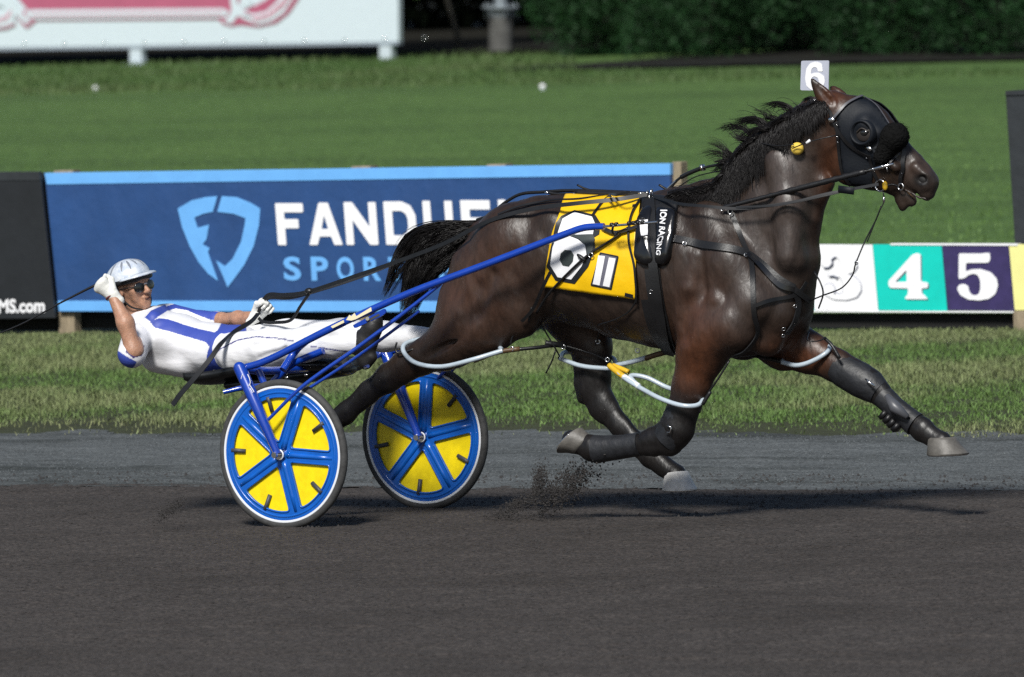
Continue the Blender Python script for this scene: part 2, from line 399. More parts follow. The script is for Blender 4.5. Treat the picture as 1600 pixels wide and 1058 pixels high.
# lettering, built from outlines in a unit box
def LF(ch):
    t = .30
    return {'F': [[(0, 0), (t, 0), (t, .40), (.80, .40), (.80, .62), (t, .62), (t, .78), (1, .78), (1, 1), (0, 1)]],
     'A': [[(0, 0), (.25, 0), (.33, .2), (.67, .2), (.75, 0), (1, 0), (.64, 1), (.36, 1)], [(.40, .38), (.5, .70), (.60, .38)]],
     'N': [[(0, 0), (.24, 0), (.24, .58), (.74, 0), (1, 0), (1, 1), (.76, 1), (.76, .42), (.26, 1), (0, 1)]],
     'D': [[(0, 0), (.58, 0), (.85, .09), (1, .32), (1, .68), (.85, .91), (.58, 1), (0, 1)], [(.26, .22), (.26, .78), (.55, .78), (.69, .71), (.74, .6), (.74, .4), (.69, .29), (.55, .22)]],
     'U': [[(0, .32), (.12, .08), (.36, 0), (.64, 0), (.88, .08), (1, .32), (1, 1), (.74, 1), (.74, .36), (.66, .24), (.5, .2), (.34, .24), (.26, .36), (.26, 1), (0, 1)]],
     'E': [[(0, 0), (1, 0), (1, .21), (t, .21), (t, .40), (.88, .40), (.88, .61), (t, .61), (t, .79), (1, .79), (1, 1), (0, 1)]],
     'L': [[(0, 0), (1, 0), (1, .22), (t, .22), (t, 1), (0, 1)]]}[ch]
for ch, x0, x1 in (('F', 431, 474), ('A', 480, 532), ('N', 538, 588), ('D', 600, 649), ('U', 661, 707), ('E', 720, 766), ('L', 779, 818)):
    def mp_(x, y, x0=x0, x1=x1):
        t = (x0-431)/336.; top = 317.5-t*5.5; bot = 383-t*1.; yy = bot+(top-bot)*y
        return (x0+(x1-x0)*x+(1-y)*5.-1, yy)
    onb([loopround([mp_(*p) for p in l], 1.6, 2) for l in LF(ch)], .002, .004, m_bwhite, 'letter', BAN)
for ch, x0 in zip('SPORTSBOOK', (442, 485, 525, 567, 606, 645, 684, 722, 762, 802)):
    v, f = text_mesh(ch, .03)
    w = 27 if ch not in 'T' else 26
    q = [P(x0+w*a[0]+(1-a[1])*2, 438.5-a[1]*37.5+(x0-442)*.004, fY-.004) for a in v]
    mk('letter', q, [t[::-1] for t in f], m_blight, BAN, smooth=False)
# shield emblem: two light blue pieces with a broken gap between them
sh1 = [(278, 326), (300, 313), (322, 308), (340, 306.5), (333, 331), (318, 334), (304, 340), (309, 356), (327, 351), (323, 374), (317, 382), (328, 388), (325, 394), (341, 439), (326, 428), (311, 410), (297, 385), (285, 355)]
sh2 = [(347, 306.5), (370, 308), (392, 317), (407, 326), (405, 352), (397, 384), (382, 414), (366, 436), (356, 449), (350, 434), (338, 407), (352, 416), (364, 404), (377, 378), (383, 350), (384, 341), (365, 334), (340, 331)]
onb([sh1], .002, .004, m_blight, 'shield_emblem', BAN, .5); onb([sh2], .002, .004, m_blight, 'shield_emblem', BAN, .5)
def post(name, px0, px1, ytop, ybot, v0, mt, parent, depth=.09):
    return slab(name, [(px0, ytop), (px1, ytop), (px1+1, ybot), (px0+1, ybot)], v0, v0+depth, mt, parent, .004)
for a, b, yt, yb in ((91, 116, 487, 528), (560, 584, 486, 528), (1050, 1064, 253, 530), (700, 722, 486, 528)):
    post('post', a, b, yt, yb, fY+.04, m_wood, BAN)
for a in (84, 549, 760): slab('cap', [(a, 266.5-.0143*(a-84)), (a+30, 266-.0143*(a-84)), (a+30, 271.5-.0143*(a-84)), (a, 272-.0143*(a-84))], fY+.037, fY+.13, m_wood, BAN)
# dark board at the left
LB = empty('advertising_board', fp(30, 500), 'dark charcoal board at the left edge with white web address lettering', 'advertising board')
slab('panel', [(-260, 275), (62, 272), (86, 497), (-260, 503)], fY-.05, fY-.02, m_bblack, LB, .003)
slab('end_panel', [(62.5, 270), (69, 270), (92, 490), (86.5, 497)], fY+.035, fY+.06, m_bblack, LB)
slab('edge_strip', [(-260, 271), (61, 268), (63, 282), (-260, 285)], fY-.055, fY-.018, m_dark, LB, .002)
v, f = text_mesh('MS.com', .035)
mk('lettering', [P(-3+73*a[0], 489.5-a[1]*22-a[0]*1.0, fY-.054) for a in v], [t[::-1] for t in f], m_bwhite, LB, smooth=False)
post('post', -90, -66, 500, 528, fY, m_wood, LB)
# number board
NB = empty('number_board', fp(1430, 490), 'low board of coloured squares numbered 3, 4 and 5 in front of the horse', 'number board')
def nb(x0, x1, mt, nm='square'):
    return slab(nm, [(x0, 382.), (x1, 382.6), (x1+9, 485.5), (x0+9, 484.5)], fY-.02, fY+.02, mt, NB)
nb(1070, 1166, m_purple); nb(1167, 1262.5, m_teal); nb(1263.5, 1363, m_bwhite); nb(1363.5, 1471, m_teal); nb(1471.5, 1576, m_purple); nb(1576.5, 1690, m_pale)
slab('edge_strip', [(1060, 484.6), (1700, 486.8), (1700, 489), (1060, 487)], fY-.026, fY+.024, m_bwhite, NB)
slab('edge_strip', [(1391, 380.5), (1590, 380.9), (1590, 384), (1391, 383)], fY-.026, fY+.024, m_bwhite, NB)
slab('shade_backing', [(1060, 489.5), (1589, 490), (1590, 512), (1060, 512)], fY+.06, fY+.09, m_recess, NB)  # black strip painted as shade in the gap under the number board
post('post', 1583, 1608, 486, 541, fY-.04, m_wood, NB, .1); post('post', 1180, 1204, 487, 530, fY+.03, m_wood, NB)
def arc(cx, cy, rx, ry, a0, a1, n=12): return [(cx+rx*math.cos(math.radians(a0+(a1-a0)*i/n)), cy-ry*math.sin(math.radians(a0+(a1-a0)*i/n))) for i in range(n+1)]
def zc(lst, sx=4.444, ox=1240, oy=360): return [(ox+x/sx, oy+y/sx) for x, y in lst]
four = zc([(862, 157), (884, 165), (886, 355), (935, 362), (935, 400), (890, 403), (893, 440), (912, 450), (934, 478), (780, 478), (776, 462), (795, 448), (798, 403), (672, 400), (660, 375), (662, 350), (830, 165)])
fourh = zc([(786, 275), (706, 358), (788, 356)])
five = zc([(1150, 160), (1310, 160), (1335, 155), (1365, 157), (1368, 205), (1355, 225), (1200, 226), (1197, 285), (1240, 270), (1300, 268), (1370, 290), (1412, 335), (1422, 385), (1405, 440), (1360, 475), (1290, 487), (1215, 480), (1160, 450), (1137, 405), (1150, 378), (1185, 370), (1215, 388), (1220, 420), (1235, 445), (1265, 452), (1290, 440), (1300, 400), (1298, 345), (1280, 308), (1250, 300), (1215, 310), (1195, 330), (1155, 338), (1148, 330)])
three = zc([(190, 190), (215, 160), (290, 148), (380, 160), (430, 195), (445, 250), (420, 290), (375, 305), (430, 325), (468, 370), (470, 420), (440, 465), (370, 485), (280, 480), (225, 450), (205, 410), (222, 375), (262, 370), (285, 395), (290, 430), (320, 445), (345, 430), (348, 370), (325, 325), (285, 320), (245, 325), (245, 290), (290, 290), (320, 265), (325, 215), (305, 185), (275, 185), (270, 225), (240, 262), (205, 250), (185, 220)])
for loops, nm in (([four, fourh], 'digit'), ([five], 'digit'), ([three], 'digit')):
    onb([loopround(l, 2.2, 2) for l in loops], .022, .006, m_bwhite, nm, NB)
    if loops[0] is three:
        def grow_(l, d):
            q = np.array(l, float); t = np.roll(q, -1, 0)-np.roll(q, 1, 0); t /= np.linalg.norm(t, axis=1)[:, None]; return [tuple(x) for x in q+np.stack([-t[:, 1], t[:, 0]], 1)*d]
        L3 = loopround(three, 2.2, 2); ar = sum(L3[i][0]*L3[(i+1) % len(L3)][1]-L3[(i+1) % len(L3)][0]*L3[i][1] for i in range(len(L3)))
        onb([grow_(L3, -1.2 if ar > 0 else 1.2)], .0212, .0009, mat('light_outline', (.26, .27, .34), .6), 'digit_outline', NB)
    if loops[0] is not five:
        onb([loopround([(x+1.5, y+1.6) for x, y in l], 2.2, 2) for l in loops], .0205, .0010, m_shadow, 'digit_edge', NB)
# small dark curl print inside the three
for pts in ([(1306, 402), (1300, 406), (1301, 413), (1296, 418), (1288, 419)], [(1297, 432), (1304, 432), (1309, 436)], [(1303, 455), (1305, 459)]):
    MB().tube([P(x, y, fY-.0285) for x, y in spline(pts, 4)], .006, 6).build('curl', m_shadow, NB)
# tall dark board at the right edge
RB = empty('dark_board', P(1590, 500, fY-.1), 'tall charcoal board at the right edge behind the yellow square', 'board')
slab('panel', [(1571, 145), (1700, 140), (1700, 500), (1593, 500)], fY+.13, fY+.18, m_dark, RB, .003)
slab('top_edge', [(1571, 142), (1590, 141), (1700, 138), (1700, 145), (1571, 149)], fY+.12, fY+.19, m_dark, RB)
# black strips painted as the shade in the gap below the boards
slabm = mat('underside_shade', (.006, .006, .005), .9)
BR = empty('gap_shade_board', fp(500, 512), 'black kick board in the shade below the long blue advertising board', 'board')
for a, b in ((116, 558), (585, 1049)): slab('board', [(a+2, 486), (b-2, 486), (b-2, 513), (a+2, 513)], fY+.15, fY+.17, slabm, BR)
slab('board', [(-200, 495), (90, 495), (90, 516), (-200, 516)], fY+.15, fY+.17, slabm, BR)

# ------------------------------------------------------------------ far edge of the lawn
sb = G(600, 97); sY = sb[1]
m_pink = mat('sign_pink', (.40, .10, .17), .5, var=.08, vscale=1.5)
m_pink2 = mat('sign_pale_pink', (.62, .32, .40), .5)
m_sign = mat('sign_white', (.55, .63, .68), .5, var=.03)
SG = empty('billboard', P(300, 98, sY), 'large white billboard with a pink scrolled frame on short white legs', 'billboard')
slab('panel', [(-1500, -420), (620, -440), (622.5, 65), (-1500, 97)], sY, sY+.12, m_sign, SG)
def sgn(loops, dv, mt, nm, rnd=3, th=.01): return onb([loopround(l, rnd, 3) for l in loops], dv, th, mt, nm, SG, 0, sY)
z4 = lambda L: [(x/2.5, y/2.5) for x, y in L]
sgn([z4([(30, -300), (1100, -300), (940, -10), (925, 40), (115, 45), (60, -20)])], .003, m_pink, 'field')
sgn([z4([(60, 60), (85, 90), (105, 112), (130, 92), (140, 80), (855, 74), (870, 92), (905, 103), (935, 95), (1010, 105), (1080, 90), (1130, 50), (1190, -40), (1100, -60), (1040, 0), (960, 40), (100, 40)])], .016, m_pink, 'scroll_edge')
sgn([z4([(100, 46), (118, 38), (870, 33), (890, 40), (893, 58), (878, 66), (120, 74), (104, 66)])], .029, m_sign, 'bar', 4)
sgn([z4([(122, 54), (872, 47), (872, 53), (122, 60)])], .041, m_pink2, 'bar_line', 1)
sgn([z4([(870, 80), (905, 96), (930, 60), (960, 78), (1010, 96), (1060, 84), (1110, 50), (1160, -30), (1120, -50), (1080, 10), (1040, 45), (990, 55), (950, 42), (925, 10), (925, -20), (900, -10), (905, 40), (890, 70)])], .029, m_sign, 'scroll', 3)
sgn([z4([(940, -20), (975, -20), (985, 15), (970, 35), (948, 20)])], .029, m_sign, 'scroll', 3)
for k in (8, 18, 28): sgn([z4([(940+k, 55+k*.2), (1000, 66+k*.55), (1050, 52+k*.6), (1095+k*.6, 10+k*.5), (1125+k*.8, -30), (1122+k*.8, -31), (1092+k*.6, 6+k*.5), (1048, 48+k*.6), (1000, 62+k*.55), (940+k, 51+k*.2)])], .041, m_pink2, 'scroll_line', 1)
sgn([z4([(-120, 100), (-40, 112), (20, 105), (55, 92), (60, 55), (85, 80), (105, 96), (122, 88), (95, 60), (75, 30), (60, -5), (30, -12), (-10, 0), (-30, 30), (0, 20), (20, 30), (10, 55), (-30, 62), (-120, 60)])], .029, m_sign, 'scroll', 3)
sgn([z4([(-120, 108), (-40, 118), (25, 112), (60, 98), (58, 90), (20, 101), (-40, 107), (-120, 97)])], .026, m_pink, 'scroll_edge', 1)
for k in (0, 12): sgn([z4([(-60, 72+k), (-10, 78+k), (30, 66+k), (45, 40+k*.5), (40, 40+k*.5), (26, 62+k), (-10, 73+k), (-60, 67+k)])], .041, m_pink2, 'scroll_line', 1)
for k in range(11):
    x = 38+k*62.5; y = 69.5-.0128*(x-38)
    MB().ball(P(x, y-2, sY-.012), (.025, .012, .025), 8, 5).build('bolt', MT['metal'], SG)
slab('lower_rail', [(-1500, 98), (622, 66), (622, 69.5), (-1500, 101.5)], sY-.01, sY+.14, mat('rail_grey', (.3, .35, .42), .5), SG)
m_leg = mat('leg_grey', (.50, .57, .62), .5)
for x, yb in ((211.5, 103), (601.5, 97.5), (-180, 107), (-570, 113)):
    lg = slab('leg', [(x-9, yb-33), (x+9, yb-33), (x+9.6, yb), (x-8.6, yb)], sY+.01, sY+.16, m_leg, SG)
    slab('base_plate', [(x-24, yb-1.5), (x+18, yb-2), (x+18, yb+.6), (x-24, yb+.9)], sY-.12, sY+.3, m_leg, lg)
# markers in the lawn
for x, y, lb in ((150, 142, 'small white marker in the lawn below the white billboard'), (848, 140, 'small white marker in the lawn left of the shrubs')):
    g = G(x, y+5, 0)
    t = empty('lawn_marker', g, lb, 'marker', 'white markers in the lawn')
    MB().tube([g, g+np.array([0, 0, .06])], .03, 12).build('stem', m_leg, t)
    MB().ball(g+np.array([0, 0, .085]), (.045, .045, .04), 12, 8).build('cap', MT['white'], t)
# light pole footing
g = G(783, 88); pY = g[1]; pc = lambda y: P(782.5, y, pY)
m_conc = mat('old_concrete', (.085, .085, .08), .85, var=.4, vscale=5, bump=.02, bscale=8)
m_galv = mat('galvanised_steel', (.30, .34, .37), .45, metal=.5, var=.2)
LP = empty('light_pole', g, 'round concrete footing of a pole with a steel flange beside the billboard', 'pole')
def cyl(name, y0, y1, r0, r1, mt, n=28): MB().tube([pc(y0), pc(y1)], [r0*.01, r1*.01], n).build(name, mt, LP, auto=40)
cyl('footing', 91, 27, 20.5, 19.5, m_conc); cyl('collar', 27, 13, 20, 26, m_galv); cyl('flange', 12.5, 9.5, 32, 32, m_galv); cyl('pole', 9.4, -420, 11, 9, m_galv)
for k in range(6):
    a = k*math.pi/3+.3; c = pc(9.3); MB().tube([c+np.array([.26*math.cos(a), .26*math.sin(a), -.22]), c+np.array([.26*math.cos(a), .26*math.sin(a), .05])], .014, 8).build('bolt', m_galv, LP)
lp2 = P(705, -10, pY+4)
# leaf clumps
def leaves(name, cen, rad, n, size, mt, parent, seed=0, shell=.55, flatb=True):
    r = np.random.default_rng(seed)
    d = r.normal(size=(n, 3)); d /= np.linalg.norm(d, axis=1)[:, None]
    nz = np.array([noise.noise(Vector(x*2.3)+Vector((seed, 0, 0))) for x in d[:2000]]) if False else None
    lump = 1+.22*np.sin(d[:, 0]*7+seed)*np.sin(d[:, 2]*6+seed*2)+.16*np.sin(d[:, 1]*13+seed)*np.cos(d[:, 2]*11)+.1*np.sin(d[:, 0]*23+d[:, 2]*19)
    rr = (shell+(1-shell)*r.random(n)**.7)*lump
    p = np.array(cen)+d*rr[:, None]*np.array(rad)
    if flatb: p = p[p[:, 2] > .02]; n = len(p)
    a = r.normal(size=(n, 3)); a /= np.linalg.norm(a, axis=1)[:, None]
    b = np.cross(a, r.normal(size=(n, 3))); b /= np.linalg.norm(b, axis=1)[:, None]
    s = size*(.6+.8*r.random(n))[:, None]
    V = np.stack([p-a*s, p+b*s*.5, p+a*s, p-b*s*.5], 1).reshape(-1, 3)
    return mk(name, V, np.arange(n*4).reshape(n, 4), mt, parent, smooth=False)
m_leaf = mat('shrub_leaf', (.012, .042, .012), .6, var=.7, vscale=3.0, spec=.2)
m_leafd = mat('unlit_needle', (.006, .010, .005), .8, var=.5, vscale=1, spec=.1)  # darker than real foliage, the lack of light put into the colour
m_bark = mat('dark_bark', (.02, .017, .014), .9, var=.4, vscale=8, bump=.01, bscale=20)
HB = G(1200, 108); hY = HB[1]
lbl = ['round dark green shrub next to the pole footing', 'broad dark green shrub directly above the horse withers', 'dark green shrub just left of the plate numbered 6', 'dark green shrub just right of the plate numbered 6', 'large dark green shrub at the upper right corner']
for k, (x, w_, yb) in enumerate(((945, 1.25, 92), (1110, 1.35, 96), (1245, 1.2, 88), (1395, 1.25, 92), (1555, 1.45, 92))):
    g = G(x, yb-4, .03)
    t = empty('shrub', g, lbl[k], 'shrub', 'evergreen shrubs along the lawn edge')
    MB().tube([g, g+np.array([.05, 0, .5]), g+np.array([0, .1, 1.8])], [.07, .06, .03], 10).build('trunk', m_bark, t)
    for j in range(5):
        a = j*1.3+k; MB().tube([g+np.array([0, 0, .25+.1*j]), g+np.array([.5*math.cos(a), .5*math.sin(a), .8+.15*j]), g+np.array([.9*math.cos(a), .9*math.sin(a), 1.3+.15*j])], [.03, .022, .01], 6).build('branch', m_bark, t)
    leaves('crown', g+np.array([0, 0, 1.35]), (w_*1.05, w_*.9, 1.55), 26000, .035, m_leaf, t, k+3, .6)
V, F = grid(HB[0]-5, HB[0]+26, 160, hY-.5, hY+16, 20, lambda X, Y: .055+.05*fbm(X*3, Y*3, 51), lambda X: .9*fbm(X*.7, X*0, 52)-.3)
tag(mk('mulch_bed', V, F, m_mulch), kind='structure')
# woods: trunks, plus an unseen overhead canopy added to shade the ground behind
wl = ['slanting thin dark trunk between the billboard and the pole', 'dark trunk deep behind the billboard', 'dark trunk among the woods above the horse back', 'dark trunk among the woods at the far right', 'dark trunk among the woods at the far left']
for k, (x, dy, r, tilt) in enumerate(((722, 3., .05, -.38), (560, 9, .16, .02), (1010, 8, .18, 0), (1480, 8, .17, .03), (90, 9, .15, 0))):
    g = P(x, 66, sY+dy+(2 if k == 0 else 11)); g[2] = 0
    t = empty('tree', g, wl[k], 'tree')
    top = g+np.array([tilt*3.4+0, 0, 4.2 if k == 0 else 9])
    MB().tube([g, (g+top)/2+np.array([.03, 0, 0]), top], [r, r*.85, r*.6], 10).build('trunk', mat('grey_bark', (.10, .09, .07), .9, var=.4, bump=.01) if k == 0 else m_bark, t)
    leaves('crown', top+np.array([0, 0, .6]), (2.4, 2.4, 2.2) if k == 0 else (4.2, 4, 3.6), 5000, .16, m_leafd, t, 60+k, .3)
o = leaves('woods', (g[0]+20, sY+22, 7.2), (46, 7.5, 5.2), 70000, .30, m_leafd, None, 77, .1)
tag(o, 'dark mass of evergreen woods behind the billboard and shrubs', 'woods', kind='stuff')
V = []
n = 60000; r = np.random.default_rng(5)
q = np.stack([g[0]-30+r.random(n)*90, sY+22+r.random(n)*2.5, r.random(n)*5], -1)
a = r.normal(size=(n, 3)); b = r.normal(size=(n, 3)); s = .2
V = np.stack([q-a*s*.6, q+b*s*.4, q+a*s*.6, q-b*s*.4], 1).reshape(-1, 3)
tag(mk('undergrowth', V, np.arange(n*4).reshape(n, 4), m_leafd, None, smooth=False), 'unlit undergrowth filling the foot of the woods', 'undergrowth', kind='stuff')
V, F = grid(g[0]-60, g[0]+90, 60, sY+1.2, sY+60, 20, lambda X, Y: .07+.1*fbm(X, Y, 53))
tag(mk('woodland_floor', V, F, m_mulch), kind='structure')
# ------------------------------------------------------------------ solid modelling in a distance grid
class Field:
    def __init__(s, lo, hi, h):
        s.lo = np.asarray(lo, float); s.h = h; s.n = np.ceil((np.asarray(hi)-s.lo)/h).astype(int)+1
        s.d = np.full(s.n, 1., dtype=np.float32)
        s.ax = [s.lo[i]+h*np.arange(s.n[i]) for i in range(3)]
    def _box(s, a, b, pad):
        lo = np.minimum(a, b)-pad; hi = np.maximum(a, b)+pad
        i0 = np.clip(np.floor((lo-s.lo)/s.h).astype(int), 0, s.n-1); i1 = np.clip(np.ceil((hi-s.lo)/s.h).astype(int)+1, 1, s.n)
        sl = tuple(slice(x, y) for x, y in zip(i0, i1))
        g = np.meshgrid(*[s.ax[i][sl[i]].astype(np.float32) for i in range(3)], indexing='ij')
        return sl, g
    def cone(s, a, b, r0, r1=None, w=1., w1=None, k=.03, cut=False, L=(0, 1, 0)):
        a = np.asarray(a, float); b = np.asarray(b, float); r1 = r0 if r1 is None else r1; w1 = w if w1 is None else w1
        rm = max(r0, r1)*max(1, w, w1)
        sl, (X, Y, Z) = s._box(a, b, rm+k+3*s.h)
        if X.size == 0: return s
        L = np.asarray(L, float); L = L/np.linalg.norm(L)
        ab = b-a; wm = (w+w1)/2; abs_ = ab+L*(ab@L)*(1/wm-1)
        qx, qy, qz = X-a[0], Y-a[1], Z-a[2]
        ql = qx*L[0]+qy*L[1]+qz*L[2]; c = ql*(1/wm-1)
        den = max(float(abs_@abs_), 1e-12)
        t = np.clip(((qx+L[0]*c)*abs_[0]+(qy+L[1]*c)*abs_[1]+(qz+L[2]*c)*abs_[2])/den, 0, 1)
        ex, ey, ez = qx-ab[0]*t, qy-ab[1]*t, qz-ab[2]*t
        el = ex*L[0]+ey*L[1]+ez*L[2]; wt = w+(w1-w)*t
        e2 = np.maximum(ex*ex+ey*ey+ez*ez-el*el, 0); es = el/wt
        R = np.sqrt(e2+es*es)+1e-9
        gr = np.sqrt(e2+(es/wt)**2)/R+1e-6
        return s._mix(sl, (R-(r0+(r1-r0)*t))/gr, k, cut)
    def ell(s, c, rad, rot=None, k=.03, cut=False):
        c = np.asarray(c, float); sl, (X, Y, Z) = s._box(c, c, max(rad)+k+3*s.h)
        q = [X-c[0], Y-c[1], Z-c[2]]
        if rot is not None:
            Rm = np.array(rot); q = [Rm[0][i]*q[0]+Rm[1][i]*q[1]+Rm[2][i]*q[2] for i in range(3)]
        R = np.sqrt(sum((q[i]/rad[i])**2 for i in range(3)))+1e-9
        gr = np.sqrt(sum((q[i]/rad[i]**2)**2 for i in range(3)))/R+1e-6
        return s._mix(sl, (R-1)/gr, k, cut)
    def _mix(s, sl, d, k, cut):
        o = s.d[sl]
        if cut:
            d = -d; h = np.maximum(k-np.abs(o-d), 0)/k; s.d[sl] = np.maximum(o, d)+h*h*k*.25
        else:
            h = np.maximum(k-np.abs(o-d), 0)/k; s.d[sl] = np.minimum(o, d)-h*h*k*.25
        return s
    def mesh(s):
        c = 3*s.h; g = openvdb.FloatGrid(c); g.copyFromArray(np.clip(s.d, -c, c).astype(np.float32))
        v, q = g.convertToQuads(0.0)
        return v.astype(np.float64)*s.h+s.lo, q.astype(np.int64)[:, ::-1]
def relax(v, q, n=2, lam=.5):
    e = np.concatenate([q[:, [0, 1]], q[:, [1, 2]], q[:, [2, 3]], q[:, [3, 0]]]); m = len(v)
    e = np.concatenate([e, e[:, ::-1]])
    cnt = np.bincount(e[:, 0], minlength=m)[:, None].clip(1)
    for i in range(n):
        for L in (lam, -lam*1.04):
            a = np.stack([np.bincount(e[:, 0], weights=v[e[:, 1], k], minlength=m) for k in range(3)], -1)/cnt
            v = v+L*(a-v)
    return v
def set_tint(o, c):
    at = o.data.color_attributes.new('tint', 'FLOAT_COLOR', 'POINT')
    at.data.foreach_set('color', np.concatenate([c, np.ones((len(c), 1))], 1).astype(np.float32).ravel())
def near_seg(pp, a, b):
    a = np.array(a, float); b = np.array(b, float); t = np.clip(((pp-a)@(b-a))/max((b-a)@(b-a), 1e-9), 0, 1)
    return np.linalg.norm(pp-(a+t[:, None]*(b-a)), axis=1)

# ------------------------------------------------------------------ the horse
def chain(F, pts, k=.03, w=1.):            # pts: (px, py, lateral, radius_px[, width ratio])
    for a, b in zip(pts[:-1], pts[1:]):
        F.cone(P(*a[:3]), P(*b[:3]), a[3]*M, b[3]*M, a[4] if len(a) > 4 else w, b[4] if len(b) > 4 else w, k)
def schain(F, s, pts, k=.03, w=1.):         # as chain, mirrored for the far side
    for a, b in zip(pts[:-1], pts[1:]):
        q = np.array([1, -s, 1.])
        F.cone(P(*a[:3])*q, P(*b[:3])*q, a[3]*M, b[3]*M, a[4] if len(a) > 4 else w, b[4] if len(b) > 4 else w, k)
HF = Field(P(430, 780, 0)*[1, 0, 1]+[-.05, -.42, 0], P(1530, 90, 0)*[1, 0, 1]+[.1, .42, 0], .0085)
# torso: stations (px, top, bottom, half width in m)
st = [(768, 372, 462, .15), (795, 333, 485, .225), (835, 310, 498, .262), (880, 304, 500, .275), (930, 306, 512, .285), (985, 309, 530, .285), (1040, 307, 543, .275), (1085, 297, 552, .255), (1130, 297, 558, .23), (1168, 335, 556, .20)]
for a, b in zip(st[:-1], st[1:]):
    ra, rb = (a[2]-a[1])/2*M, (b[2]-b[1])/2*M
    HF.cone(P(a[0], (a[1]+a[2])/2), P(b[0], (b[1]+b[2])/2), ra, rb, a[3]/ra, b[3]/rb, .04)
# withers, croup and dock
chain(HF, [(1030, 322, 0, 20, .9), (1100, 306, 0, 20, .8), (1160, 310, 0, 26, .8)], .06)
chain(HF, [(775, 352, 0, 20), (752, 362, 0, 13), (728, 360, 0, 9)], .04)
# neck
chain(HF, [(1160, 392, 0, 92, .66), (1200, 338, 0, 76, .58), (1235, 268, 0, 59, .54), (1268, 213, 0, 47, .56), (1300, 190, 0, 40, .62)], .05)
chain(HF, [(1120, 305, 0, 20, .6), (1160, 268, 0, 13, .6), (1210, 215, 0, 11, .6), (1266, 172, 0, 12, .7), (1292, 160, 0, 13)], .05)
chain(HF, [(1290, 286, 0, 14, 1.1), (1264, 345, 0, 17, 1.1), (1250, 410, 0, 26, 1.4), (1232, 470, 0, 32, 1.6)], .05)
chain(HF, [(1215, 250, -.075, 20), (1235, 320, -.10, 20), (1235, 400, -.12, 22)], .06)           # neck muscle, near side
chain(HF, [(1215, 250, .075, 20), (1235, 320, .10, 20), (1235, 400, .12, 22)], .06)
for s in (-1, 1):
    # shoulder blade, point of shoulder, breast, upper arm
    schain(HF, s, [(1108, 345, -.13, 30, .9), (1140, 410, -.165, 40, .9), (1176, 470, -.16, 38, .9)], .04)
    schain(HF, s, [(1176, 476, -.155, 38), (1148, 508, -.172, 42), (1104, 528, -.17, 42)], .04)
    schain(HF, s, [(1208, 445, -.07, 30), (1212, 490, -.075, 32), (1200, 528, -.07, 30)], .03)
    schain(HF, s, [(1075, 400, -.2, 30, .8), (1086, 500, -.19, 34, .8)], .05)
    schain(HF, s, [(1120, 420, -.222, 12), (1122, 470, -.232, 15), (1112, 515, -.225, 14)], .03)
    schain(HF, s, [(1090, 400, -.235, 9), (1078, 450, -.245, 10), (1068, 490, -.235, 9)], .03)
    schain(HF, s, [(1160, 410, -.205, 9), (1178, 450, -.205, 10), (1178, 485, -.20, 10)], .025)
    # haunch
    schain(HF, s, [(838, 345, -.12, 38, .9), (800, 378, -.15, 56, .75), (768, 425, -.155, 58, .7)], .05)
# point of hip
for s in (-1, 1): HF.ell(P(862, 345, -.20)*[1, -s, 1], (.06, .045, .05), None, .06)
# near hind leg, stretched back
v = -.15
chain(HF, [(805, 385, v, 62, .72), (785, 455, v, 62, .7), (745, 500, v, 58, .7), (712, 530, v, 44, .72)], .05)
chain(HF, [(845, 430, v-.01, 40, .6), (810, 490, v, 36, .75), (775, 515, v, 30, .8)], .05)           # stifle
chain(HF, [(735, 420, v, 36, .8), (718, 470, v, 32, .8), (700, 520, v, 26, .8)], .05)                 # hamstrings
chain(HF, [(730, 515, v, 42, .72), (692, 545, v, 33, .72), (655, 562, v, 25, .74), (630, 577, v, 22, .8)], .04)
chain(HF, [(690, 522, v, 14), (650, 548, v, 10), (624, 561, v, 10)], .03)                             # hamstring cord
chain(HF, [(632, 574, v, 24, .75), (606, 592, v, 22, .72), (575, 614, v, 17.5, .7), (540, 645, v, 16.5, .7), (512, 668, v, 17, .8), (500, 680, v, 20, .85)], .03)
chain(HF, [(500, 680, v, 19), (482, 696, v, 14), (468, 704, v, 15)], .02)
# far hind leg, carried forward
v = .15
chain(HF, [(850, 400, v, 62, .7), (878, 460, v, 58, .7), (905, 500, v, 46, .7), (925, 535, v, 33, .75)], .05)
chain(HF, [(905, 500, v, 48, .7), (927, 550, v, 28.5, .75), (930, 585, v, 25, .75), (926, 607, v, 24, .72)], .04)
chain(HF, [(905, 560, v, 8), (906, 600, v, 8), (910, 622, v, 9)], .03)
chain(HF, [(930, 606, v, 25, .7), (943, 635, v, 23, .66), (968, 665, v, 17.5, .66), (1000, 697, v, 17, .68), (1018, 712, v, 20, .75)], .03)
chain(HF, [(1018, 712, v, 20, .8), (1036, 728, v, 16, .8), (1055, 742, v, 18, .9)], .02)
# near fore, folded
v = -.17
chain(HF, [(1112, 512, v, 52, .72), (1095, 555, v, 38, .76), (1080, 600, v, 29, .76), (1068, 640, v, 24, .8)], .04)
chain(HF, [(1066, 640, v, 25, .8), (1058, 668, v, 27, .82), (1046, 690, v, 24, .8)], .03)
chain(HF, [(1055, 672, v, 25, .75), (1020, 690, v, 21, .7), (985, 697, v, 16, .68), (950, 700, v, 17, .7), (925, 700, v, 21, .8)], .03)
chain(HF, [(925, 700, v, 20, .8), (908, 693, v, 16, .85), (896, 690, v, 18, .9)], .02)
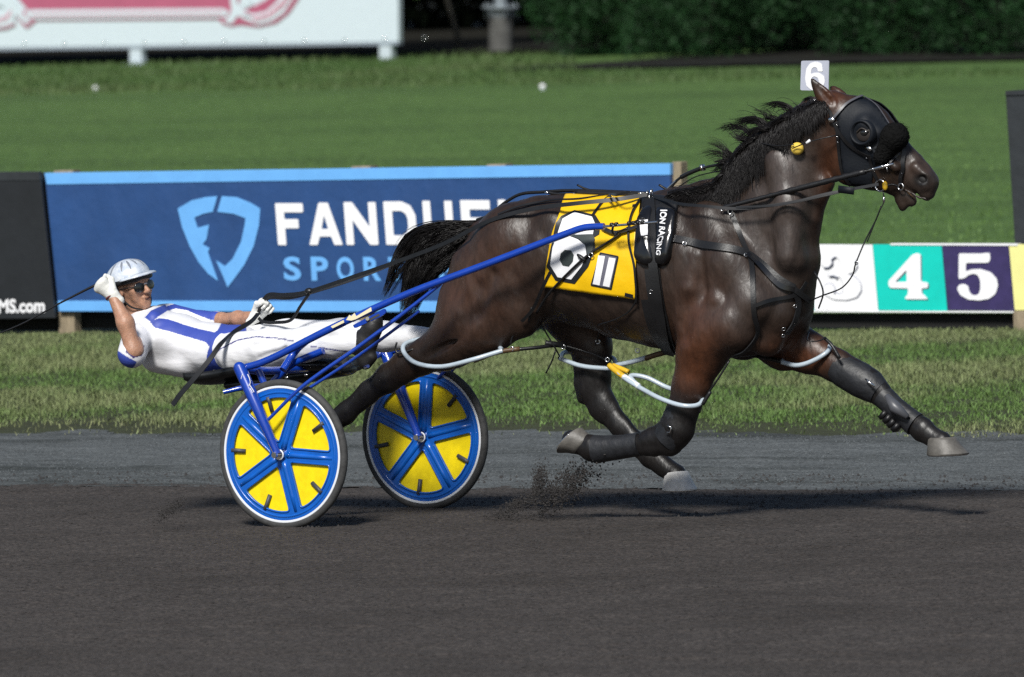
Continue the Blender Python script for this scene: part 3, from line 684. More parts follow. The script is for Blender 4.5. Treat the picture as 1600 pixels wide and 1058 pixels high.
# far fore, reaching forward
v = .15
chain(HF, [(1185, 500, v, 50, .7), (1225, 535, v, 42, .72), (1262, 550, v, 32, .74), (1310, 573, v, 24, .76), (1340, 590, v, 23, .8)], .04)
chain(HF, [(1335, 586, v, 23.5, .8), (1358, 600, v, 23, .8), (1374, 614, v, 18, .75), (1398, 637, v, 14, .66), (1425, 659, v, 15, .68), (1441, 671, v, 19, .78)], .03)
chain(HF, [(1441, 671, v, 18, .8), (1457, 683, v, 14.5, .82), (1472, 690, v, 16, .9)], .02)
# head (turned a little away from the lens)
def hv(x): return .0+.10*(x-1300)/160.
def H(x, y, dv=0.): return P(x, y, hv(x)+dv)
def hch(pts, k=.02, dv=0., w=1.):
    for a, b in zip(pts[:-1], pts[1:]):
        HF.cone(H(a[0], a[1], dv), H(b[0], b[1], dv), a[2]*M, b[2]*M, a[3] if len(a) > 3 else w, b[3] if len(b) > 3 else w, k, L=HL)
HL = (-.12, 1, 0)
hch([(1306, 178, 32, .85), (1345, 202, 46, .66), (1375, 228, 41, .62), (1403, 256, 30, .6), (1428, 272, 25, .62), (1443, 283, 20, .75)], .03)
hch([(1318, 222, 42, .62), (1334, 252, 38, .56), (1360, 265, 30, .55), (1398, 284, 21, .6)], .03)       # cheek and jaw
hch([(1300, 165, 22, .9), (1335, 172, 20, .9), (1372, 190, 17, 1.), (1403, 226, 12, 1.), (1430, 251, 11.5, 1.1)], .025)  # forehead and nose bone
hch([(1438, 273, 20, .8), (1448, 286, 18, .95), (1449, 302, 12, 1.0)], .02)                             # muzzle, upper lip
hch([(1398, 290, 15, .7), (1418, 306, 11, .8), (1424, 314, 9, .9)], .015)                               # lower jaw
hch([(1408, 312, 10, .9), (1411, 320, 8, .9), (1410, 326, 4.5, .9)], .012)                               # chin
for s in (-1, 1):
    hch([(1352, 194, 14), (1372, 208, 10)], .02, s*.072)                                                # brow
    hch([(1348, 224, 9), (1400, 262, 7)], .02, s*.062)                                                  # cheek ridge
    HF.ell(H(1358, 209, s*.082), (.02, .012, .018), None, .012)                                         # eyeball bulge
    hch([(1432, 262, 9), (1446, 276, 8), (1446, 290, 7)], .015, s*.038)                                 # nostril rim
    HF.ell(H(1440, 280, s*.066), (.027, .026, .020), None, .008, cut=True)
hch([(1452, 311, 1.6), (1437, 309, 2.2), (1415, 297, 2.0)], .008, -.05)
HF.cone(H(1455, 312, -.05), H(1455, 312, .05), .004, .004, k=.006, cut=True)
HF.cone(H(1436, 311, -.08), H(1413, 296, -.08), .006, .004, k=.008, cut=True)
# ears
def ear(base, tip, w, dv):
    a = H(*base, dv); b = H(*tip, dv*1.3)
    for i in range(8):
        t = i/8; t2 = (i+1)/8; r = lambda q: (w*math.sin(math.pi*min(.5+q*.5, 1)**1.0)*(.62+.38*math.sin(min(q*3, 1.57)))+.6)*M
        HF.cone(a+(b-a)*t, a+(b-a)*t2, r(t), r(t2), .45, .45, .012)
ear((1301, 172), (1266, 121), 15, -.055); ear((1322, 164), (1297, 134), 13, .06)
HF.cone(H(1298, 160, -.085), H(1272, 130, -.085), 6*M, 2*M, 1.2, 1.2, .01, cut=True)
# hollows: shoulder line, flank, elbow, thigh, neck groove, gaskin
def carve(pts, r, v, k=.05):
    q = np.array([1, -1 if v > 0 else 1, 1.]); v = -abs(v)
    for a, b in zip(pts[:-1], pts[1:]): HF.cone(P(*a, v)*q, P(*b, v)*q, r*M, r*M, 1, 1, k, cut=True)
for s in (-1, 1):
    carve([(1155, 330), (1195, 400), (1220, 460)], 8, s*.262, .07)
    carve([(865, 395), (862, 440)], 14, s*.338, .09)
    carve([(1068, 480), (1064, 525)], 8, s*.305, .07)
    carve([(1268, 300), (1258, 370), (1246, 430)], 6, s*.17, .05)
    carve([(1122, 400), (1150, 455)], 5, s*.325, .06)
carve([(770, 430), (742, 490), (712, 530)], 5, -.30, .05)
carve([(715, 400), (742, 450), (720, 500)], 5, -.305, .05)
carve([(800, 400), (790, 470)], 6, -.325, .06)
carve([(720, 528), (660, 560)], 3.5, -.235, .03)
carve([(1020, 699), (940, 706)], 3, -.235, .02); carve([(606, 600), (540, 655)], 3, -.215, .02)
HF.d += np.float32(0)
hv_, hq_ = HF.mesh(); hv_ = relax(hv_, hq_, 3)
# muscle and vein relief, as real displacement
hp = proj(hv_)
hroot = G(1000, 811, 0)
HORSE = empty('horse', (hroot[0], 0, 0), 'dark bay racehorse stretched out at a flying pace with hood and yellow number cloth', 'horse')
ho = mk('body', hv_, hq_, MT['coat'], HORSE)
nrm = np.zeros(len(hv_)*3); ho.data.vertex_normals.foreach_get('vector', nrm); nrm = nrm.reshape(-1, 3)
amp = np.clip((hp[:, 0]-1290)/40, 0, 1)
dsp = (fbm(hv_[:, 0]*11+hv_[:, 2]*4, hv_[:, 2]*5-hv_[:, 1]*5, 61, 3)-.5)*.014*(1-.85*amp)
rib = np.sin((hv_[:, 0]-.15*hv_[:, 2])*2*np.pi/.085)*.0012*np.clip(1-np.abs(hp[:, 0]-960)/90, 0, 1)
hv2 = hv_+nrm*(dsp+rib)[:, None]
ho.data.vertices.foreach_set('co', (hv2-np.array([hroot[0], 0, 0])).astype(np.float32).ravel()); ho.data.update()
# coat colours: dark bay with reddish shoulder, forearms and flank, black points, grey sheen painted in
def blob(cx, cy, rx, ry): return np.exp(-(((hp[:, 0]-cx)/rx)**2+((hp[:, 1]-cy)/ry)**2))
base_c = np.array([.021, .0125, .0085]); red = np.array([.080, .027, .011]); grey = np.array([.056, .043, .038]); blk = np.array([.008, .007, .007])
t = np.clip(.9*blob(1095, 520, 40, 80)+.8*blob(1255, 555, 60, 30)+.55*blob(1080, 600, 30, 40)+.45*blob(770, 440, 60, 80)+.35*blob(720, 480, 40, 60)+.5*blob(1300, 250, 22, 50)+.8*blob(1300, 155, 26, 22)+.5*blob(1290, 370, 15, 90)+.3*blob(1440, 262, 22, 14)+.3*blob(930, 530, 30, 30), 0, 1)
n1 = fbm(hv_[:, 0]*6, hv_[:, 2]*6+hv_[:, 1]*4, 71, 3)
t = np.clip(t*(.45+1.1*n1), 0, 1)[:, None]
c = base_c*(1-t)+red*t
g_ = np.clip(1.1*blob(1232, 290, 36, 75)+.8*blob(1205, 400, 45, 80)+.45*blob(1140, 470, 40, 60)+.3*blob(950, 430, 200, 80)+.25*blob(740, 470, 60, 80), 0, 1)*(.4+1.1*fbm(hv_[:, 0]*9, hv_[:, 2]*9, 73, 3))  # grey blobs paint the lit sheen on neck, shoulder and flanks
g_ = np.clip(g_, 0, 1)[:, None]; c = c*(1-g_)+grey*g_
lo = np.zeros(len(hp))
for a, b, r in (((575, 615), (500, 680), 55), ((928, 610), (1060, 740), 70), ((1062, 660), (900, 700), 55), ((1345, 595), (1475, 700), 50)):
    lo = np.maximum(lo, np.clip(1.6-near_seg(hp, a, b)/r*1.2, 0, 1))
mz = np.clip((hp[:, 0]-1405)/35, 0, 1)*.25*(hp[:, 1] < 400); mz = np.maximum(mz, np.clip(1.7-np.hypot((hp[:, 0]-1440)/11, (hp[:, 1]-282)/10), 0, 1))  # second mask paints shade into the nostril hollow
lo = np.maximum(lo, mz)[:, None]
ms = (np.clip((hp[:, 0]-1400)/30, 0, 1)*(hp[:, 1] < 400)*(.5+.6*n1))[:, None]; c = c*(1-.7*ms)+np.array([.055, .040, .033])*.7*ms
c = c*(1-lo)+blk*lo*1.2
set_tint(ho, c)
HB_ = BVHTree.FromPolygons([Vector(x) for x in hv2], [tuple(x) for x in hq_])
def onhorse(px, py, off=.004, v_default=-.25, bvh=None):
    d = Vector(_ray(px, py)).normalized()
    for q in ((bvh or HB_),):
        h = q.ray_cast(Vector(CC), d)
        if h[0] is not None:
            n = h[1] if h[1].dot(d) < 0 else -h[1]
            return h[0]+n*off, n
    return Vector(P(px, py, v_default)), Vector((0, -1, 0))
# ears inside, eyes, hooves
MB().ball(H(1356, 208, -.092), (.019, .012, .017), 14, 10).build('eye', MT['lens'], HORSE)
MB().ball(H(1356, 208, .092), (.019, .012, .017), 14, 10).build('eye', MT['lens'], HORSE)
def hoof(px_top, px_toe, px_heel, v, hm_=None):          # truncated cone from the coronet to a flat sole
    top = P(*px_top, v); toe = P(*px_toe, v); heel = P(*px_heel, v)
    e1 = toe-heel; L = np.linalg.norm(e1)/2; e1 /= 2*L; c = (toe+heel)/2
    e2 = np.array([0, 1., 0]); nrmv = np.cross(e1, e2); nrmv *= np.sign(nrmv@(top-c))
    mb = MB(); V = []; n = 28
    prof = [(0, .0, 1.0), (0., .006, 1.03), (.5, 0, .86), (.88, 0, .74), (1.0, 0, .70), (1.08, 0, .6)]
    for f, up_, sc in prof:
        for k in range(n):
            a = 2*math.pi*k/n
            bc = c+(top-c)*f+nrmv*up_
            V.append(bc+e1*math.cos(a)*L*sc+e2*math.sin(a)*L*.84*sc)
    for sc, up_ in ((.93, 0), (.86, .012), (.0, .018)):
        for k in range(n):
            a = 2*math.pi*k/n; V.append(c+nrmv*up_+e1*math.cos(a)*L*sc+e2*math.sin(a)*L*.84*sc)
    F = []; m = len(prof)
    for i in range(m-1): F += [(i*n+k, i*n+(k+1) % n, (i+1)*n+(k+1) % n, (i+1)*n+k) for k in range(n)]
    F += [(0*n+k, m*n+k, m*n+(k+1) % n, (k+1) % n) for k in range(n)]
    for i in (m, m+1): F += [(i*n+k, (i+1)*n+k, (i+1)*n+(k+1) % n, i*n+(k+1) % n) for k in range(n)]
    o = fixn(mk('hoof', V, F, hm_ or MT['hoof'], HORSE, auto=45))
    s = MB(); r1 = []
    pts = [c+nrmv*.001+e1*math.cos(a)*L*.93+e2*math.sin(a)*L*.78 for a in np.linspace(-2.5, 2.5, 26)]
    s.tube(pts, .0055, 6).build('shoe', MT['metal'], o)
hoof((1472, 685), (1511, 710), (1452, 711), .15)
hoof((1057, 738), (1086, 766), (1038, 766), .15, MT['hoof2'])
hoof((912, 696), (873, 706), (906, 668), -.17)
hoof((472, 702), (450, 716), (464, 738), -.15)
for s in (-1, 1):
    nz_ = onhorse(1441, 282, .004)[0] if s < 0 else None
    if nz_ is not None: MB().ball(nz_, (.021, .006, .016), 16, 10, Matrix.Rotation(.35, 3, 'Y')).build('nostril', mat('nostril_shade', (.004, .003, .003), .7), HORSE)  # black ball stands in for the shade inside the nostril
# leg boots
m_boot = mat('grey_boot', (.014, .015, .018), .5, bump=.004, bscale=28, var=.4, vscale=20)
m_bootp = mat('boot_shell', (.075, .078, .088), .4, var=.2)
def sleeve(name, pts, v, mt, grow=1.5, w=.75, G2=.9):
    grow = grow+G2; w = w+.05              # a wrap round a leg: pts (px, py, radius px)
    mb = MB(); m = len(pts); V = []; n = 20; A = [P(p[0], p[1], v) for p in pts]
    for i in range(m):
        t = A[min(i+1, m-1)]-A[max(i-1, 0)]; t /= np.linalg.norm(t); e2 = np.array([0, 1., 0]); e1 = np.cross(t, e2); e1 /= np.linalg.norm(e1)
        for k in range(n):
            a = 2*math.pi*k/n; r = (pts[i][2]+grow)*M; V.append(A[i]+e1*math.cos(a)*r+e2*math.sin(a)*r*w)
    F = [(i*n+k, i*n+(k+1) % n, (i+1)*n+(k+1) % n, (i+1)*n+k) for i in range(m-1) for k in range(n)]
    F += [tuple(range(n)), tuple((m-1)*n+k for k in range(n))]
    return fixn(mk(name, V, F, mt, HORSE, auto=50))
sleeve('knee_boot', [(1308, 572, 22), (1320, 580, 24), (1345, 594, 25), (1362, 604, 23), (1374, 614, 18)], .15, m_boot, 2, .85)
b = sleeve('shin_boot', [(1378, 618, 16), (1398, 637, 15), (1420, 655, 15.5), (1430, 663, 17)], .15, m_boot, 2, .8)
sg_, _ = [], 0
MB().tube([P(1385, 618, .085), P(1398, 636, .078), P(1418, 652, .085)], [.012, .030, .014], 14).build('shell', m_bootp, HORSE)
MB().tube([P(1352, 592, .06), P(1366, 604, .065)], [.004, .007], 8).build('buckle', MT['metal'], HORSE)
for k in range(4): MB().box(P(1382+k*6.5, 648+k*6.5, .13), (.022, .05, .045), Matrix.Rotation(.8, 3, 'Y')).build('strap_end', MT['black'], HORSE)
sleeve('knee_boot', [(1068, 632, 23), (1062, 652, 25), (1056, 672, 27), (1042, 688, 24)], -.17, m_boot, 1.0, .82)
sleeve('shin_boot', [(1000, 694, 16), (975, 698, 16), (945, 701, 18), (930, 702, 20)], -.17, m_boot, 2, .8)
MB().tube([P(1041, 664, -.262), P(1049, 668, -.265), P(1047, 676, -.262), P(1040, 675, -.262)], .0035, 6).build('buckle', MT['metal'], HORSE)
# mane, forelock and tail: many fine locks
def locks(name, roots, fn, n, r0, mt, parent, seg=8, sides=4):
    mb_v = []; mb_f = []; off = 0; r = random.Random(11)
    for i in range(n):
        path = fn(i, r); m = len(path); pts = np.array([np.asarray(p, float) for p in path])
        t = np.gradient(pts, axis=0); t /= np.linalg.norm(t, axis=1)[:, None]+1e-9
        a = np.cross(t, np.array([.3, 1, .2])); a /= np.linalg.norm(a, axis=1)[:, None]+1e-9; b = np.cross(t, a)
        rr = r0*(.5+r.random())*np.clip(np.linspace(1.1, .12, m), .1, 1)
        ang = np.arange(sides)*2*np.pi/sides
        V = pts[:, None]+(a[:, None]*np.cos(ang)[None, :, None]+b[:, None]*np.sin(ang)[None, :, None])*rr[:, None, None]
        mb_v.append(V.reshape(-1, 3)); q = np.arange(m-1)[:, None]*sides+np.arange(sides)[None]; q2 = np.arange(m-1)[:, None]*sides+(np.arange(sides)+1)[None] % sides
        mb_f.append(np.stack([q, q2, q2+sides, q+sides], -1).reshape(-1, 4)+off); off += m*sides
    return mk(name, np.concatenate(mb_v), np.concatenate(mb_f), mt, parent)
crest = spline([(1284, 156), (1256, 166), (1220, 185), (1188, 206), (1162, 227), (1141, 254), (1126, 280), (1090, 296), (1048, 303)], 10)
MG = []
rg = random.Random(21)
for g_ in range(95):
    MG.append(dict(u=(g_+rg.random())/95, ln=rg.uniform(60, 112), back=rg.uniform(.02, .45), dn=rg.uniform(.15, .95), ph=rg.random()*6, wv=rg.uniform(5, 12), fly=rg.random() < .13, side=-1 if rg.random() < .8 else 1, fr=rg.uniform(5, 9)))
def mane_lock(i, r):
    g = MG[i % len(MG)]; u = min(max(g['u']+r.gauss(0, .008), 0), 1); k = u*(len(crest)-1); j = int(k); f = k-j
    c0 = crest[j]*(1-f)+crest[min(j+1, len(crest)-1)]*f
    ln = g['ln']*(.5+.7*math.sin(math.pi*min(u*1.05, 1)))*r.uniform(.75, 1.1); back = g['back']; dn = g['dn']
    if u > .8: dn = .22; back = .5; ln *= .9
    fly = g['fly'] and u < .8
    if fly: dn = -.35; back = .6; ln *= .6
    if r.random() < .02: dn -= .5; ln *= .8
    pts = []; sx_, sy_ = r.gauss(0, 2.4), r.gauss(0, 2.4); side = g['side']; dv = r.gauss(0, .006)
    for q in range(10):
        t = q/9; spread = t*1.3
        x = c0[0]+6-ln*back*t*(.7+.5*t)+g['wv']*t*math.sin(g['ph']+t*g['fr'])+sx_*spread
        y = c0[1]+5+ln*dn*t-5*math.sin(t*3)+g['wv']*t*.7*math.cos(g['ph']+t*g['fr'])+sy_*spread
        vv = side*(.01+(.075+.05*u)*min(1, t*2.2)*(1 if not fly else .2))+dv
        pts.append(P(x, y, vv))
    return pts
locks('mane', None, mane_lock, 4600, .0023, MT['hair'], HORSE)
def mane_under(i, r):                          # dense underlayer
    u = r.random(); k = u*(len(crest)-1); j = int(k); f = k-j
    c0 = crest[j]*(1-f)+crest[min(j+1, len(crest)-1)]*f
    ln = (30+52*math.sin(math.pi*min(u+.05, 1)))*r.uniform(.4, 1.05); a = r.uniform(-.12, .35)
    r_off = r.uniform(-3, 9); wv = r.uniform(1, 4); ph = r.random()*6
    side = -1 if r.random() < .65 else 1
    return [P(c0[0]+r_off-ln*a*t+wv*math.sin(ph+4*t), c0[1]-1-7*math.sin(min(1, t*2.2)*3.14)+ln*t*.9, side*(.02+.085*min(1, t*2)+.02*t*u*3)) for t in np.linspace(0, 1, 6)]
locks('mane', None, mane_under, 5200, .0042, MT['hair'], HORSE)
def forelock(i, r):
    a = r.uniform(-.5, .6); x0 = 1300+r.uniform(-12, 18)
    return [H(x0+t*(24+10*a), 152+t*14+a*8*t, r.uniform(-.001, .001)+a*.06*t) for t in np.linspace(0, 1, 6)]
locks('forelock', None, forelock, 160, .0024, MT['hair'], HORSE)
TC = spline([(758, 352), (728, 364), (700, 377), (673, 397), (653, 432), (634, 492)], 6); TW = np.interp(np.linspace(0, 1, len(TC)), [0, .2, .4, .6, .8, 1], [7, 18, 27, 31, 22, 9])
def tail_lock(i, r):
    cl = i % 60; rc = random.Random(cl); q = rc.uniform(-1, 1)+r.gauss(0, .07); q2 = r.gauss(0, .10); ph = rc.random()*6; wv = rc.uniform(1, 5)
    end = r.uniform(.72, 1.0) if rc.random() < .7 else r.uniform(.4, .7); m = 13; out = []; wisp = rc.random() < .22 and q < .2
    for n_ in range(m):
        t = n_/(m-1)*end; k = t*(len(TC)-1); j = min(int(k), len(TC)-2); f = k-j; c0 = TC[j]*(1-f)+TC[j+1]*f; w_ = TW[j]*(1-f)+TW[j+1]*f
        d_ = TC[j+1]-TC[j]; d_ = d_/np.linalg.norm(d_); nx, ny = d_[1], -d_[0]
        o_ = (q+q2*t)*w_+wv*t*math.sin(ph+t*7)
        x = c0[0]+nx*o_; y = c0[1]+ny*o_
        if wisp: x -= t*t*30; y -= t*t*26
        out.append(P(x, y, (rc.random()-.5)*.10*min(1, t*3)+q2*.05))
    return out
locks('tail', None, tail_lock, 5200, .0030, MT['hair'], HORSE)
# ------------------------------------------------------------------ the sulky
R_W = .362
SUL = empty('sulky', (0, 0, 0), 'blue two wheeled racing sulky with blue and yellow disc wheels behind the horse', 'sulky')
def wheel(y, ph, slot_ph):
    c = np.array([0, y, R_W-.004]); yo = y-.012                       # visible side faces the camera
    t = bpy.data.objects.new('wheel', None); COL.objects.link(t); t.parent = SUL; t.location = Vector(c)
    def pt(r, a, dy=0.): return np.array([c[0]+r*math.cos(a), y+dy, c[2]+r*math.sin(a)])
    MB().ring(c, (0, 1, 0), .342, .020, 96, 14).build('tyre', MT['tyre'], t)
    # rim: white ring then blue flange, turned profile
    def lathe(prof, name, mt, n=96):
        V = [pt(r, 2*math.pi*k/n, dy) for k in range(n) for r, dy in prof]; m = len(prof)
        F = [(k*m+i, k*m+i+1, ((k+1) % n)*m+i+1, ((k+1) % n)*m+i) for k in range(n) for i in range(m-1)]
        return fixn(mk(name, V, F, mt, t, auto=35))
    lathe([(.334, .014), (.334, -.014), (.329, -.018), (.321, -.018), (.318, -.014), (.318, .014), (.334, .014)], 'rim_stripe', MT['wstripe'])
    # disc with five rounded openings
    hw = .035; loops = [[(.3185*math.cos(2*math.pi*k/90), .3185*math.sin(2*math.pi*k/90)) for k in range(90)]]; pans = []
    for s in range(5):
        a = ph+math.radians(36+72*s); Lr = []
        e = math.radians(36); ro = .276
        th = math.acos(0); b = e-math.asin(hw/ro)
        Lr.append((hw/math.sin(e)*math.cos(a), hw/math.sin(e)*math.sin(a)))
        for q in np.linspace(-b, b, 13): Lr.append((ro*math.cos(a+q), ro*math.sin(a+q)))
        # rounded corners
        Lr = [Lr[0]]+Lr[1:]
        Q = np.array(Lr); rl = []
        L = len(Q)
        for i in range(L):
            if i in (0, 1, L-1):
                p0, p1, p2 = Q[i-1], Q[i], Q[(i+1) % L]; r_ = .022
                if i == 1: p2 = Q[3]
                if i == L-1: p0 = Q[L-3]
                d0 = (p0-p1)/np.linalg.norm(p0-p1); d1 = (p2-p1)/np.linalg.norm(p2-p1)
                for q in np.linspace(0, 1, 7):
                    A = p1+d0*r_; B = p1+d1*r_; rl.append((1-q)**2*A+2*q*(1-q)*p1+q*q*B)
            elif i in (2, L-2): continue
            else: rl.append(Q[i])
        loops.append([tuple(x) for x in rl]); pans.append((a, rl))
    f2 = lambda dy: (lambda x, z: np.array([c[0]+x, y+dy, c[2]+z]))
    dsk = fixn(flat([l if i == 0 else l for i, l in enumerate(loops)], f2(-.006), .010, (0, -1, 0)).build('disc', MT['wblue'], t, smooth=False))
    for a, rl in pans:
        ctr = np.mean(rl, 0)
        g = [tuple(ctr+(np.array(x)-ctr)*1.04) for x in rl]
        pn = flat([g], f2(-.001), .003, (0, -1, 0)).build('panel', MT['yellow'], t, smooth=False); fixn(pn)
        lip = [pt(np.hypot(*x), math.atan2(x[1], x[0]), -.0165) for x in [tuple(ctr+(np.array(x)-ctr)*1.035) for x in rl]]
        lip.append(lip[0]); lip.append(lip[1])
        MB().tube(lip, .0052, 8, cap=False).build('lip', MT['wblue'], t)
        # slot near the outer edge
        sl_ = a+slot_ph
        MB().tube([pt(.212, sl_, -.0095), pt(.262, sl_, -.012), pt(.286, sl_, -.0175)], .0105, 12).build('slot', m_slot, t)
    for s in range(5):
        a = ph+math.radians(72*s)
        MB().tube([pt(.03, a, -.009), pt(.07, a, -.010), pt(.2, a, -.009), pt(.285, a, -.008)], [.019, .015, .014, .012], 12, flat=1).build('spoke', MT['wblue'], t)
    MB().ring(pt(.298, 0)*0+c+np.array([0, -.012, 0]), (0, 1, 0), .300, .0075, 90, 8).build('rim_bead', MT['wblue'], t)
    # back plate and hub
    lathe([(0.001, .016), (.30, .012), (.318, .006)], 'back_plate', MT['wblue'], 60)
    MB().tube([c+np.array([0, .05, 0]), c+np.array([0, -.045, 0])], .022, 20).build('hub', MT['metal'], t, auto=40)
    MB().tube([c+np.array([0, -.045, 0]), c+np.array([0, -.085, 0])], .008, 12).build('axle', MT['metal'], t, auto=40)
    MB().ring(c+np.array([0, -.040, 0]), (0, 1, 0), .022, .0045, 24, 8).build('hub_ring', MT['wstripe'], t)
    MB().tube([c+np.array([0, -.074, 0]), c+np.array([0, -.088, 0])], .0155, 6).build('nut', MT['metal'], t, auto=20)
m_slot = mat('slot_grey', (.05, .052, .06), .5)
wheel(-W, math.radians(-4), 0.)
wheel(W, math.radians(12), math.radians(-2))
BL = MT['blue']
def tb(name, pts, r, parent=SUL, mt=None, n=12, sm=True):
    q = spline(pts, 6) if sm and len(pts) > 2 else pts
    rr = r if not hasattr(r, '__len__') else list(np.interp(np.linspace(0, 1, len(q)), np.linspace(0, 1, len(r)), r))
    return MB().tube(q, rr, n).build(name, mt or BL, parent, auto=50)
for s in (-1, 1):
    v = s*W
    if s < 0:
        S = lambda x, y, dv=0.: P(x, y, -W-.02+dv)
        top = S(374, 573, -.02); hubp = np.array([0, -W-.055, R_W]); sh0 = S(376, 578)
        shaft = [P(372, 577, -W-.02), P(420, 562, -W+.0), P(520, 512, -W+.05), P(640, 458, -W+.12), P(760, 413, -.46), P(880, 367, -.40), P(908, 357, -.39), P(925, 354.5, -.385), P(944, 354, -.38)]
    else:
        off = np.array([0, 2*W, 0]); mir = lambda p: np.array([p[0], -p[1], p[2]])
        top = mir(top); hubp = np.array([0, W-.06, R_W]); shaft = [mir(p) for p in shaft]
        top = top-np.array([0, .05, 0])
    fk = [top, (top+hubp)/2+np.array([.01, -.012, 0]), hubp]
    f = tb('fork', fk, [.032, .028, .018], n=16)
    if s < 0:
        MB().ball(top, (.029, .029, .024)).build('fork_cap', BL, f)
    tb('inner_fork', [top+np.array([.05, .09 if s < 0 else .05, -.02]), np.array([.012, v+.075, R_W])], [.017, .013])
    sh = tb('shaft', shaft, [.0180, .0180, .0178, .0175, .0172, .017, .0165])
    st_ = shaft
    # chromed tip and its bands
    tip = [P(943, 354, -.38), P(985, 350.5, -.375), P(1027, 347, -.372)]
    if s > 0: tip = [mir(p) for p in tip]
    tb('shaft_tip', tip, .0062, mt=MT['metal'], sm=False)
    # brace from the fork to the shaft
    br = [P(419, 656, -W-.075), P(475, 602, -W-.04), P(560, 542, -W+.04), P(640, 482, -W+.12), P(689, 443, -W+.16)]
    if s > 0: br = [mir(p) for p in br]
    tb('brace', br, [.0085, .0095, .010, .0095, .009])
    br2 = [P(470, 615, -W+.02), P(560, 556, -W+.10), P(655, 486, -W+.16)]
    if s > 0: br2 = [mir(p) for p in br2]
    tb('brace', br2, [.0075, .008, .0075])
# cross arch, seat stays and foot rests
A0 = P(374, 577, -W-.01); A1 = np.array([A0[0], W-.03, A0[2]])
tb('cross_arch', [A0, A0+np.array([.04, .22, -.02]), A0+np.array([.06, .63, -.03]), A1-np.array([-.04, .22, .02]), A1], .019)
tb('seat_stay', [P(442, 578, -.45), P(462, 548, -.38), P(478, 533, -.5)], .019)
tb('seat_stay', [P(410, 618, -.40), P(452, 572, -.36), P(505, 548, -.34)], .018)
tb('seat_stay', [mirp for mirp in [P(442, 578, .35), P(462, 553, .38), P(478, 533, .5)]], .019)
tb('tail_rod', [P(349, 613, -.55), P(380, 606, -.5), P(418, 602, -.42)], [.011, .013, .013])
m_seat = mat('seat_black', (.008, .009, .010), .35, bump=.002, bscale=20)
def ribbonbox(name, ctr, halfw, th, mt, parent):            # seat pan as a bent slab across the sulky
    V = []; n = len(ctr); m = 9
    for i, p in enumerate(ctr):
        for j in range(m):
            q = -1+2*j/(m-1); V.append(np.array(p)+np.array([0, q*halfw, .035*q*q]))
    for i, p in enumerate(ctr):
        for j in range(m):
            q = -1+2*j/(m-1); V.append(np.array(p)+np.array([0, q*halfw*.96, .035*q*q-th]))
    N = n*m; F = []
    for i in range(n-1):
        for j in range(m-1):
            a = i*m+j; F += [(a, a+1, a+m+1, a+m), (N+a, N+a+m, N+a+m+1, N+a+1)]
    for i in range(n-1):
        for j in (0, m-1):
            a = i*m+j; F.append((a, a+m, N+a+m, N+a))
    for j in range(m-1):
        for i in (0, n-1):
            a = i*m+j; F.append((a, a+1, N+a+1, N+a))
    return fixn(mk(name, V, F, mt, parent))
seat_c = spline([P(322, 590, -.02), P(340, 590, -.02), P(375, 585, 0), (P(440, 573, 0)), P(505, 572, 0), P(545, 572, 0)], 4)
ribbonbox('seat', seat_c, .21, .035, m_seat, SUL)
pouch = Field(P(350, 640, 0)*[1, 0, 1]+[-.05, -.3, 0], P(590, 540, 0)*[1, 0, 1]+[.05, .3, 0], .008)
pouch.cone(P(375, 600, 0), P(440, 592, 0), .035, .035, 4, 4, .02); pouch.cone(P(440, 590, 0), P(540, 578, 0), .05, .03, 3.4, 3.4, .03); pouch.cone(P(490, 562, 0), P(530, 566, 0), .04, .03, 3.6, 3.6, .03)
v_, q_ = pouch.mesh(); mk('underseat_pouch', relax(v_, q_, 2), q_, m_seat, SUL)
for k, (x, y) in enumerate(((465, 574), (478, 586), (500, 585), (515, 574), (448, 590))):
    MB().ball(P(x, y, -.215), (.012, .006, .007), 8, 6).build('buckle', MT['metal'], SUL)
# adjusting bracket with its bolt on the near shaft, decals
nv = -W+.055
def onshaft(loops, name, mt, th=.0015, dv=-.024, r=0.):
    if r: loops = [loopround(l, r) for l in loops]
    return fixn(flat(loops, lambda x, y: P(x, y, nv+dv), th, (0, -1, 0)).build(name, mt, SUL, smooth=False))
m_cream = mat('cream_decal', (.80, .72, .48), .45); m_decal_w = mat('white_decal', (.8, .8, .82), .45)
onshaft([[(517, 510), (537, 500), (538, 504), (520, 513)]], 'decal', m_cream)
onshaft([[(541, 500), (546, 492), (549, 494), (554, 489), (557, 494), (580, 480), (581, 486), (556, 499), (549, 501)]], 'decal', m_cream, dv=-.0245)
br_ = [(553, 508), (602, 482), (605, 488), (598, 494), (556, 513)]
onshaft([br_], 'bracket', BL, .012, -.03, 2); onshaft([[(573, 500), (592, 490), (594, 493), (575, 503)]], 'bracket_slot', m_slot, .001, -.0425, .6)
MB().tube([P(574, 498, nv-.04), P(574, 498, nv-.055)], .010, 6).build('bolt', MT['metal'], SUL, auto=20)
onshaft([[(541, 508), (552, 503), (554, 507), (543, 512)]], 'decal', m_decal_w, .0015, -.043)
# beetle-like yellow and white emblem on the near fork
def onfork(loops, name, mt, dv): return fixn(flat(loops, lambda x, y: P(x, y, -W-.069+dv), .0015, (0, -1, 0)).build(name, mt, SUL, smooth=False))
for pts in ([(374, 585), (372, 592), (375, 600), (380, 604)], [(382, 585), (385, 592), (386, 599), (383, 604)], [(378, 608), (380, 614), (383, 620)], [(386, 607), (389, 613), (389, 618)], [(384, 600), (390, 609), (392, 613)]):
    MB().tube([P(x+5, y, -W-.0745) for x, y in spline(pts, 4)], .0022, 6).build('emblem_leg', m_decal_w, SUL)
MB().ball(P(387.5, 609, -W-.072), (.012, .006, .016), 12, 8).build('emblem_body', m_cream if False else MT['yellow'], SUL)
